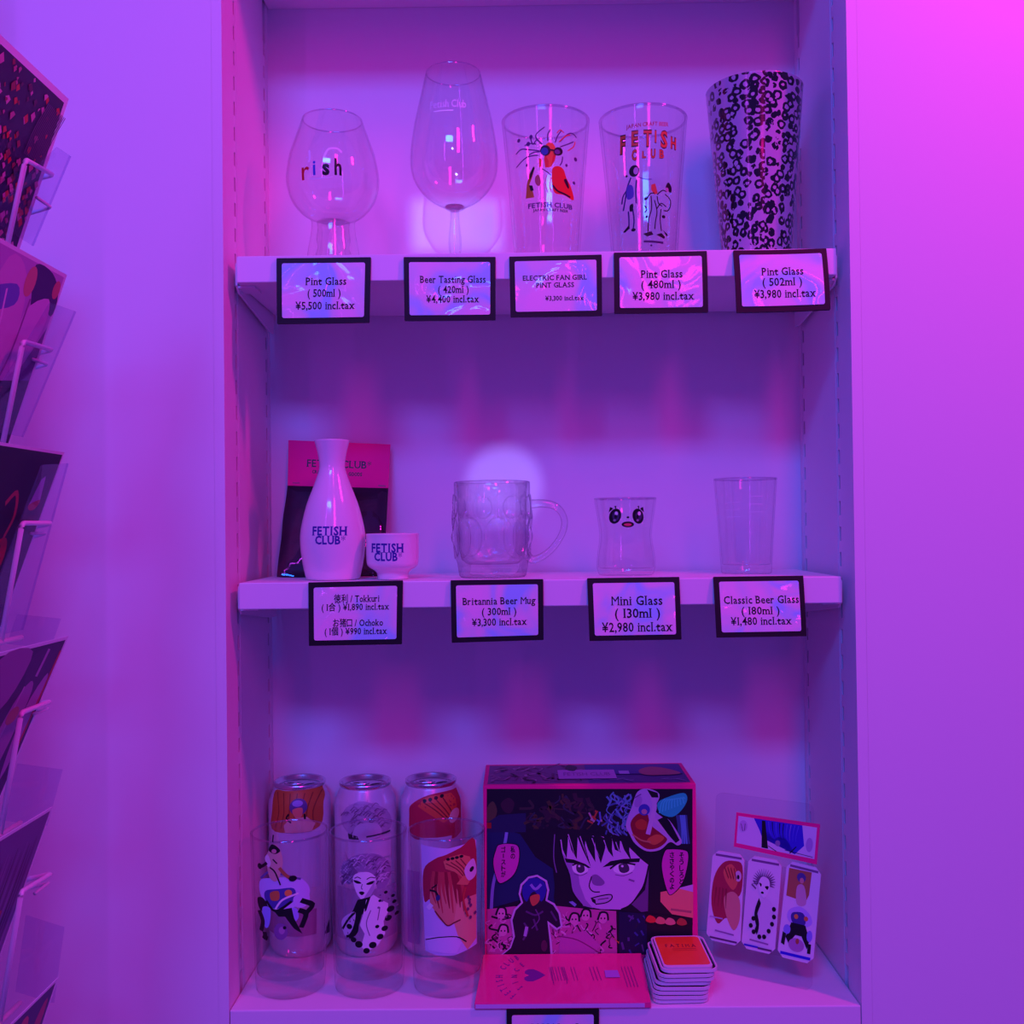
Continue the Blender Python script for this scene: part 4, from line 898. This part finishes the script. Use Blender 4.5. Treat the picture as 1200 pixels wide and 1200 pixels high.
for k in range(NT):
    cx = ctop + (-.008 + .008 * k / (NT - 1)) + random.uniform(-.0012, .0012); cyy = .0445 + random.uniform(-.0015, .0015); rot = random.uniform(-.03, .03) + .02; z = ZB + .0003 + k * dz
    root = empty('card_tray', (cx, cyy, z), 'white rounded card tray beside the picture box, %s' % which[k], 'tray', 'stack of white card trays')
    bm = bmesh.new(); W_, H_ = .0545, .081
    if k == NT - 1: cx, cyy, rot = ctop + .0015, .0445, .02
    lo = rounded(cx, cyy, W_ - .003, H_ - .003, .0085, rot, z + .0001); mid = rounded(cx, cyy, W_, H_, .009, rot, z + .0010); hi = rounded(cx, cyy, W_, H_, .009, rot, z + dz - .0003)
    inn = rounded(cx, cyy, W_ - .0030, H_ - .0030, .008, rot, z + dz - .0003); flo = rounded(cx, cyy, W_ - .0034, H_ - .0034, .008, rot, z + dz - .0017)
    rings = [[bm.verts.new(p) for p in r] for r in (lo, mid, hi, inn, flo)]; n = len(lo)
    for A, B in zip(rings, rings[1:]):
        for i in range(n): bm.faces.new([A[i], A[(i + 1) % n], B[(i + 1) % n], B[i]])
    bm.faces.new(rings[0][::-1]); bm.faces.new(rings[-1]); obj('tray_shell', bm, TRAY, root)
    bm = bmesh.new(); bm.faces.new([bm.verts.new(p) for p in rounded(cx, cyy, W_ - .0036, H_ - .0036, .0078, rot, z + dz - .00165)]); obj('liner', bm, BLACK, root)
z1 = ZB + .0003 + NT * dz - .0016; tcx, tcy = ctop + .0005, .0450
root = empty('orange_card', (tcx, tcy, z1), 'orange printed card lying in the topmost white tray', 'card')
bm = bmesh.new(); prism(bm, rounded(tcx, tcy, 0.0475, .0735, .005, .02, z1 + .0022), rounded(tcx, tcy, 0.0475, .0735, .005, .02, z1)); obj('card_stock', bm, TRAY, root)
bm = bmesh.new(); bm.faces.new([bm.verts.new(p) for p in rounded(tcx, tcy + .0015, .0445, .0670, .004, .02, z1 + .00226)]); obj('orange_face', bm, mat('orange_print', (.95, .13, .02), .3, 0, .5, .3), root)
a = Art(); a.text('F A T I M A', .16, .86, .38, .28, (.25, .02, .05), True, .02); a.line([(.30, .45), (.84, .445)], .016, (.45, .05, .05), False); a.line([(.30, .51), (.86, .50)], .006, (.35, .03, .05), False)
a.build('lettering', root, lambda u, v, n: Vector((tcx - .022 + .044 * u, tcy + .035 - .067 * v, z1 + .0023 + n)), None)

# ------------------------------------------------------------------ acrylic stand with cards
A_bl, A_br = P(836, 1127, .082), P(952, 1153, .032); A_bl.z = A_br.z = ZB + .0005
ux = (A_br - A_bl); Wd = ux.length; ux.normalize()
back = Vector((-ux.y, ux.x, 0)); ht = .178; lean = .10
up = (Vector((0, 0, 1)) + back * lean).normalized(); nrm = ux.cross(up).normalized()
if nrm.y > 0: nrm = -nrm
root = empty('acrylic_stand', (A_bl + A_br) / 2, 'clear acrylic display stand leaning back in the right corner of the niche floor', 'display stand')
def AP(u, v, n): return A_bl + ux * (u * Wd) + up * (v * ht) + nrm * n
def aloop(n, r=.07):
    out = []
    rv = r * Wd / ht
    for (cu, cv, a0) in ((1 - r, rv, -90), (1 - r, 1 - rv, 0), (r, 1 - rv, 90), (r, rv, 180)):
        for k in range(5): t = math.radians(a0 + 22.5 * k); out.append(AP(cu + r * math.cos(t), cv + rv * math.sin(t), n))
    return out
bm = bmesh.new(); prism(bm, aloop(.003), aloop(0)); obj('panel', bm, ACRYL, root)
bm = bmesh.new(); e0, e1 = AP(.25, .62, -.0002), AP(.75, .62, -.0002); f0, f1 = e0 + back * .052, e1 + back * .052; f0.z = f1.z = ZB + .0006
prism(bm, [e0, e1, f1, f0], [v + Vector((0, .0001, .0026)) for v in (e0, e1, f1, f0)]); obj('rear_leg', bm, ACRYL, root)
def inv(x, y):
    """photo position -> (u, v) on the front of the stand"""
    o = Vector((CX, CY, ZC)); d = P(x, y, 0) - o; q = AP(0, 0, .004); t = (q - o).dot(nrm) / d.dot(nrm); h = o + d * t - A_bl
    return (h.dot(ux) / Wd, h.dot(up) / ht)
def stand_card(name, corners, r, label, cat, group, base, draw, th=.0022, edge=None):
    uv = [inv(*p) for p in corners]; ctr = AP(sum(p[0] for p in uv) / 4, sum(p[1] for p in uv) / 4, .0042)
    rt = empty(name, ctr, label, cat, group)
    def S(u, v, n):
        a0 = (1 - u) * (1 - v); b0 = u * (1 - v); c0 = u * v; d0 = (1 - u) * v
        return AP(a0 * uv[0][0] + b0 * uv[1][0] + c0 * uv[2][0] + d0 * uv[3][0], a0 * uv[0][1] + b0 * uv[1][1] + c0 * uv[2][1] + d0 * uv[3][1], .0032 + n)
    ry = r * .4; lp = [(r, 0), (1 - r, 0), (1, ry), (1, 1 - ry), (1 - r, 1), (r, 1), (0, 1 - ry), (0, ry)] if r else [(0, 0), (1, 0), (1, 1), (0, 1)]
    bm = bmesh.new(); prism(bm, [S(u, v, th) for u, v in lp], [S(u, v, 0) for u, v in lp]); obj('card_stock', bm, base, rt)
    a = Art(); draw(a); a.build('card_picture', rt, lambda u, v, n: S(u, v, th + n), None)
CARDW = mat('white_card', (.78, .74, .80), .25, 0, .5, .3)
def d1(a):
    a.rect(.10, .03, .92, .055, (.2, .1, .25)); a.blob([(.10, .30), (.35, .12), (.70, .08), (.95, .12), (.96, .40), (.75, .55), (.80, .80), (.55, .72), (.30, .80), (.08, .60)], (.42, .03, .06))
    a.blob([(.45, .50), (.70, .42), (.92, .50), (.94, .72), (.78, .84), (.55, .70)], (.70, .30, .20)); a.blob([(.38, .20), (.62, .12), (.85, .25), (.72, .40), (.48, .32)], (.75, .16, .08)); a.ell(.84, .24, .10, .06, (.70, .55, .6)); a.ell(.84, .25, .04, .025, BLK)
    for k in range(4): a.line([(.40 + .1 * k, .16), (.55 + .08 * k, .28)], .025, (.3, .03, .03)); a.line([(.2 + .1 * k, .40), (.16 + .12 * k, .62)], .05, (.30, .02, .04), True, True)
    a.rect(.06, .73, .45, .745, (.5, .4, .6)); a.line([(.24, .88), (.80, .89)], .016, (.3, .18, .36), False); a.rect(.10, .955, .90, .975, (.12, .05, .14))
def d2(a):
    a.rect(.10, .03, .92, .055, (.2, .1, .25)); G = (.16, .10, .2)
    for k in range(18): t = PI * (1.1 - 1.2 * k / 17); a.line([(.52 + .12 * math.cos(t), .26 - .05 * math.sin(t)), (.52 + .34 * math.cos(t), .25 - .14 * math.sin(t))], .03, G, False, True)
    a.blob([(.36, .28), (.46, .20), (.66, .22), (.70, .32), (.58, .42), (.44, .38)], WHT); a.blob([(.38, .27), (.46, .28), (.44, .31)], BLK); a.blob([(.56, .30), (.67, .29), (.64, .33)], BLK); a.ell(.50, .37, .045, .013, BLK); a.line([(.16, .30), (.30, .34)], .02, G); a.line([(.2, .26), (.32, .30)], .02, G)
    a.blob([(.52, .44), (.80, .46), (.86, .60), (.80, .76), (.56, .84), (.44, .70)], (.70, .64, .74)); a.line([(.45, .46), (.36, .60), (.44, .72), (.40, .80)], .09, BLK)
    for x, y in ((.88, .52), (.90, .60), (.86, .68), (.78, .76), (.66, .83), (.52, .84), (.30, .66), (.24, .74), (.34, .80)): a.ell(x, y, .06, .025, BLK)
    a.line([(.24, .89), (.80, .90)], .016, (.3, .18, .36), False); a.rect(.08, .945, .50, .965, (.03, .02, .55)); a.rect(.50, .95, .92, .97, (.1, .05, .14))
def d3(a):
    a.rect(.10, .03, .92, .055, (.2, .1, .25)); a.poly([(.08, .07), (.74, .06), (.72, .30), (.64, .38), (.08, .36)], (.42, .16, .07)); a.ell(.46, .14, .13, .05, (.08, .06, .25)); a.ell(.48, .17, .06, .03, (.65, .3, .25)); a.blob([(.36, .24), (.56, .22), (.66, .40), (.40, .42)], (.62, .42, .45))
    a.blob([(.20, .50), (.50, .44), (.80, .50), (.86, .60), (.50, .66), (.20, .60)], (.50, .45, .80)); a.blob([(.30, .52), (.60, .50), (.70, .60), (.50, .66), (.30, .60)], (.05, .04, .25)); a.ell(.42, .55, .06, .025, (.7, .3, .05)); a.ell(.70, .55, .06, .025, (.65, .2, .05))
    a.poly([(.30, .62), (.70, .62), (.85, .76), (.80, .86), (.62, .74), (.45, .74), (.28, .84), (.18, .78)], BLK); a.ell(.20, .70, .10, .05, (.25, .28, .75)); a.ell(.84, .72, .08, .06, (.25, .28, .75)); a.line([(.14, .74), (.12, .86)], .10, BLK); a.line([(.86, .80), (.86, .90)], .09, BLK)
    a.ell(.50, .84, .22, .07, (.42, .22, .46)); a.ell(.52, .80, .05, .03, (.4, .12, .05)); a.rect(.08, .935, .92, .965, (.02, .01, .60))
GR = 'picture cards on the acrylic stand'
stand_card('picture_card', [(836, 996), (873, 1002), (868, 1109), (828, 1100)], .16, 'white-edged card with a red-haired picture, leftmost of three on the acrylic stand', 'card', GR, CARDW, d1)
stand_card('picture_card', [(878, 1002), (917, 1009), (908, 1119), (869, 1110)], .16, 'white-edged card with a black and white portrait, middle of three on the acrylic stand', 'card', GR, CARDW, d2)
stand_card('picture_card', [(923, 1008), (963, 1018), (953, 1130), (911, 1120)], .16, 'white-edged card with a brown panel and dark machine, rightmost of three on the acrylic stand', 'card', GR, CARDW, d3)
def d4(a):
    a.rect(.03, .09, .97, .88, (.70, .62, .78)); BL = (.035, .02, .55)
    a.poly([(.22, .09), (.80, .09), (.84, .60), (.74, .86), (.66, .60), (.58, .40), (.48, .58), (.40, .40), (.34, .60), (.30, .40)], BL); a.poly([(.32, .12), (.36, .12), (.42, .86), (.34, .86)], BLK)
    for k in range(9): a.line([(.40 + .045 * k, .12), (.42 + .04 * k, .36), (.46 + .035 * k, .55)], .012, random.choice((BLK, (.10, .08, .7), (.25, .15, .7))), True, True)
    a.line([(.42, .78), (.52, .88)], .014, BLK); a.line([(.68, .86), (.75, .66)], .014, BLK); a.ell(.53, .66, .03, .08, (.3, .2, .4)); a.ell(.10, .35, .05, .16, (.55, .40, .66)); a.ell(.90, .55, .04, .18, (.45, .3, .6)); a.line([(.62, .80), (.95, .84)], .012, BLK)
    a.line([(.07, .3), (.10, .5)], .006, BLK); a.line([(.12, .28), (.12, .48)], .006, BLK)
stand_card('picture_strip', [(863, 952), (961, 966), (957, 1013), (860, 992)], 0, 'pink-framed strip with a blue-haired picture at the top of the acrylic stand', 'card', None, PINK, d4, .0012)

# ------------------------------------------------------------------ wire rack with postcards
WIRE = mat('white_wire', (.82, .78, .82), .3)
YFar, YNear = -.200, -.250
rows = [((80, 116), (30, 187), (58, 205), (8, 290), (60, 243), 1), ((78, 322), (27, 400), (57, 410), (4, 516), (56, 427), 1), ((75, 530), (26, 613), (56, 613), (1, 752), (54, 625), 1),
        ((80, 745), (25, 835), (55, 822), (-2, 990), (57, 830), 1), ((61, 945), (25, 1045), (56, 1024), (-1, 1200), (58, 1034), 1), ((68, 1145), (22, 1260), (54, 1228), (-4, 1400), (56, 1238), 1)]
pole_x = P(-30, 600, YFar).x - .10
rack = empty('postcard_rack', (pole_x, -.27, 0), 'white wire postcard rack standing before the left wall', 'rack')
bm = bmesh.new(); tube(bm, [(pole_x, -.27, .02), (pole_x, -.27, 2.0)], .011, 16); obj('pole', bm, WIRE, rack, True)
bm = bmesh.new(); lathe(bm, [(0, 0), (.20, 0), (.20, .012), (.19, .02), (.03, .03), (0, .03)], (pole_x, -.27, 0), 48); obj('base', bm, WIRE, rack, True)
bm = bmesh.new(); box(bm, -.74, -.445, -.198, -.192, .55, ZC + .345); obj('unseen_shade_panel', bm, WIRE, rack)  # added out of view to widen the rack's shadow on the left wall
CL, CW = .143, .105
LEAN = (.335, .345, .37, .43, .36, .34)
def paint_card(k, a):
    if k == 0:
        a.rect(.045, .035, .955, .965, (.030, .015, .07))
        for i in range(240):
            x, y = random.uniform(.06, .94), random.uniform(.05, .95)
            if x > .62 and y < .38 and random.random() < .8: continue
            w_ = random.uniform(.012, .035); c_ = random.choice(((.45, .10, .24), (.55, .16, .36), (.55, .02, .02), (.25, .02, .06), (.60, .20, .40), (.10, .02, .08), (.50, .05, .05)))
            a.poly([(x - w_, y), (x, y - w_ * random.uniform(.4, .9)), (x + w_, y + random.uniform(-.01, .01)), (x + random.uniform(-.01, .01), y + w_)], c_)
        for i in range(14): x = .66 + .02 * i; a.line([(x, .40), (x + .03, .25), (x + .10, .10)], .008, (.14, .06, .18))
    elif k == 1:
        a.rect(.03, .02, .97, .98, (.46, .26, .52)); a.blob([(.55, .03), (.80, .03), (.97, .12), (.97, .24), (.80, .20), (.72, .30), (.62, .18)], (.05, .02, .12)); a.blob([(.20, .06), (.48, .10), (.60, .40), (.50, .80), (.25, .90), (.10, .50)], (.58, .30, .54))
        a.blob([(.60, .28), (.86, .16), (.92, .30), (.80, .50), (.66, .58)], (.62, .36, .62)); a.blob([(.05, .25), (.40, .16), (.45, .26), (.10, .34)], (.14, .14, .44)); a.poly([(.97, .30), (.90, .40), (.74, .62), (.60, .80), (.97, .80)], (.12, .06, .22)); a.poly([(.03, .98), (.03, .80), (.40, .66), (.97, .60), (.97, .98)], (.020, .010, .05))
        a.line([(.30, .20), (.36, .50), (.20, .80)], .02, (.72, .50, .70)); a.line([(.62, .20), (.60, .50), (.50, .75)], .02, (.28, .10, .30)); a.ell(.92, .10, .05, .05, (.50, .12, .14)); a.ell(.55, .12, .07, .08, (.55, .22, .20))
    elif k == 2:
        a.rect(.02, .015, .98, .985, (.012, .006, .03)); a.poly([(.80, .16), (.85, .14), (.89, .27), (.75, .30)], (.42, .26, .50)); a.blob([(.75, .30), (.89, .27), (.86, .32), (.78, .33)], (.45, .03, .05))
        a.line([(.42, .30), (.52, .24), (.60, .36), (.56, .50), (.62, .60)], .03, (.35, .03, .06)); a.blob([(.40, .55), (.60, .48), (.66, .62), (.52, .80), (.36, .80)], (.42, .02, .04)); a.ell(.52, .84, .08, .06, (.45, .28, .45))
        for i in range(16): a.line([(.40 + random.uniform(0, .22), .52 + random.uniform(0, .25)), (.42 + random.uniform(0, .22), .56 + random.uniform(0, .25))], .02, (.15, .01, .03))
    elif k == 3:
        a.rect(.03, .02, .97, .98, (.05, .02, .10))
        for pts, c_ in ((((.05, .04), (.50, .04), (.42, .30), (.05, .40)), (.30, .12, .32)), (((.55, .06), (.95, .05), (.90, .30), (.60, .24)), (.07, .02, .12)), (((.50, .40), (.66, .22), (.76, .34), (.66, .80), (.40, .90)), (.34, .14, .36)), (((.76, .40), (.90, .20), (.95, .40), (.84, .80)), (.40, .18, .42)), (((.10, .50), (.40, .40), (.40, .70), (.10, .80)), (.24, .06, .24))): a.blob(pts, c_)
        a.line([(.96, .08), (.93, .40), (.90, .70)], .03, (.45, .01, .06)); a.line([(.60, .24), (.52, .60), (.40, .90)], .02, (.45, .22, .46)); a.blob([(.30, .78), (.60, .74), (.60, .90), (.30, .95)], (.08, .10, .45)); a.line([(.75, .05), (.72, .20)], .04, (.42, .2, .44)); a.ell(.60, .40, .08, .05, (.4, .12, .14))
    elif k == 4:
        a.rect(.02, .02, .98, .98, (.16, .07, .24))
        for i in range(14): x = .30 + .045 * i; a.line([(x, .96), (x + .04, .5), (x + .05, .14 + .02 * (i % 3))], .035, random.choice(((.04, .01, .06), (.10, .02, .14), (.26, .12, .34))), True, True)
        a.blob([(.60, .60), (.72, .50), (.70, .80), (.55, .90)], (.40, .05, .08)); a.blob([(.30, .65), (.50, .60), (.48, .92), (.28, .95)], (.50, .10, .16))
    else:
        a.rect(.03, .02, .97, .98, (.05, .015, .12)); a.blob([(.50, .10), (.66, .14), (.62, .60), (.45, .60)], (.50, .04, .12)); a.blob([(.80, .16), (.92, .10), (.90, .50), (.78, .50)], (.40, .01, .12))
kinds = ['with a crimson leafy pattern, topmost in the wire rack', 'with pale draped figures, second from the top in the wire rack', 'with a small lamp on black, third from the top in the wire rack', 'with purple streaky folds, fourth from the top in the wire rack', 'with dark brush strokes, fifth from the top in the wire rack', 'cut by the bottom of the photo, lowest in the wire rack']
for k, (tc, wa, wb, wl, wc, _) in enumerate(rows):
    T0 = P(*tc, YFar); dirn = Vector((-LEAN[k], 0, -1)).normalized()
    root = empty('postcard', T0 + dirn * CL / 2 - Vector((0, CW / 2, 0)), 'postcard ' + kinds[k], 'postcard', 'postcards in the wire rack')
    nr = Vector((1, 0, -LEAN[k])).normalized()
    def S(u, v, n, T0=T0, nr=nr, dirn=dirn): return T0 + dirn * (v * CL) + Vector((0, -(1 - u) * CW, 0)) + nr * n
    bm = bmesh.new(); prism(bm, [S(0, 0, .0004), S(1, 0, .0004), S(1, 1, .0004), S(0, 1, .0004)], [S(0, 0, 0), S(1, 0, 0), S(1, 1, 0), S(0, 1, 0)])
    obj('card_stock', bm, CARDW, root)
    a = Art(); paint_card(k, a); a.build('card_picture', root, lambda u, v, n, S=S: S(u, v, .0004 + n), None, 1.2e-5)
    # wire pocket: near leg, top rail, return wire, far and near mirrored, back rail to the pole
    A, B, Lb, R2 = P(*wa, YNear), P(wb[0] + 4, wb[1], YFar + .008), P(*wl, YNear), P(*wc, YFar + .012)
    bm = bmesh.new(); zlow = T0.z + dirn.z * CL - .0045; Lb = Lb + (Lb - A) * ((zlow - Lb.z) / (Lb.z - A.z))
    dn = Vector((0, -.052, 0))
    Bk = Vector((B.x - .055, B.y, B.z - .012))
    tube(bm, bend([Lb, A, B, Bk], .004), .0019, 8)
    tube(bm, bend([Lb + dn, A + dn, A + dn * 1.6 + (A - B) * .35, Vector((B.x - .055, (A + dn * 1.6).y, B.z - .012))], .006), .0021, 8)
    tube(bm, [Lb + Vector((0, .03, 0)), Lb + dn * 1.5], .0021, 8)
    tube(bm, bend([R2 + Vector((0, -.024, 0)), R2, R2 + Vector((-.05, 0, -.014))], .003), .0013, 8)
    obj('pocket_wire', bm, WIRE, rack, True)
    bm = bmesh.new(); zl = Lb.z; tube(bm, [Vector((pole_x, -.27, zl)), Vector((Lb.x - .004, -.262, zl))], .0022, 8)
    tube(bm, [Vector((Lb.x, -.262, zl)), Lb], .0018, 8); obj('pocket_arm', bm, WIRE, rack, True)
    bm = bmesh.new(); tube(bm, [Vector((pole_x, -.27, Bk.z)), Bk], .0018, 8); obj('pocket_arm', bm, WIRE, rack, True)
    # clear plastic pocket behind the card
    q = [((82, 183), (56, 205), (38, 288)), ((88, 365), (66, 372), (26, 512)), ((79, 543), (70, 548), (26, 738)), ((70, 725), (20, 720), (62, 748)), ((72, 902), (20, 895), (60, 946)), ((74, 1087), (30, 1073), (66, 1146))][k]
    Yp = YFar + .008
    if k < 3: a_, b_ = P(*q[0], Yp), P(*q[2], Yp); quad = [a_, b_, b_ + Vector((.003, -.075, 0)), a_ + Vector((.003, -.03 if k == 0 else -.05, -.004))]
    else:
        a_ = P(*q[0], Yp); c_ = P(*q[2], Yp); b_ = P(*q[1], Yp - .006); lowl = b_ + (c_ - a_) * 1.5; lowr = c_ + (c_ - a_) * .5; quad = [a_, lowr, lowl, b_]
    bm = bmesh.new(); th = Vector((.0006, .0010, 0)); prism(bm, quad, [v + th for v in quad])
    if k < 3: tube(bm, [quad[0], quad[1]], .0008, 6)
    obj('clear_pocket', bm, FILM, rack)
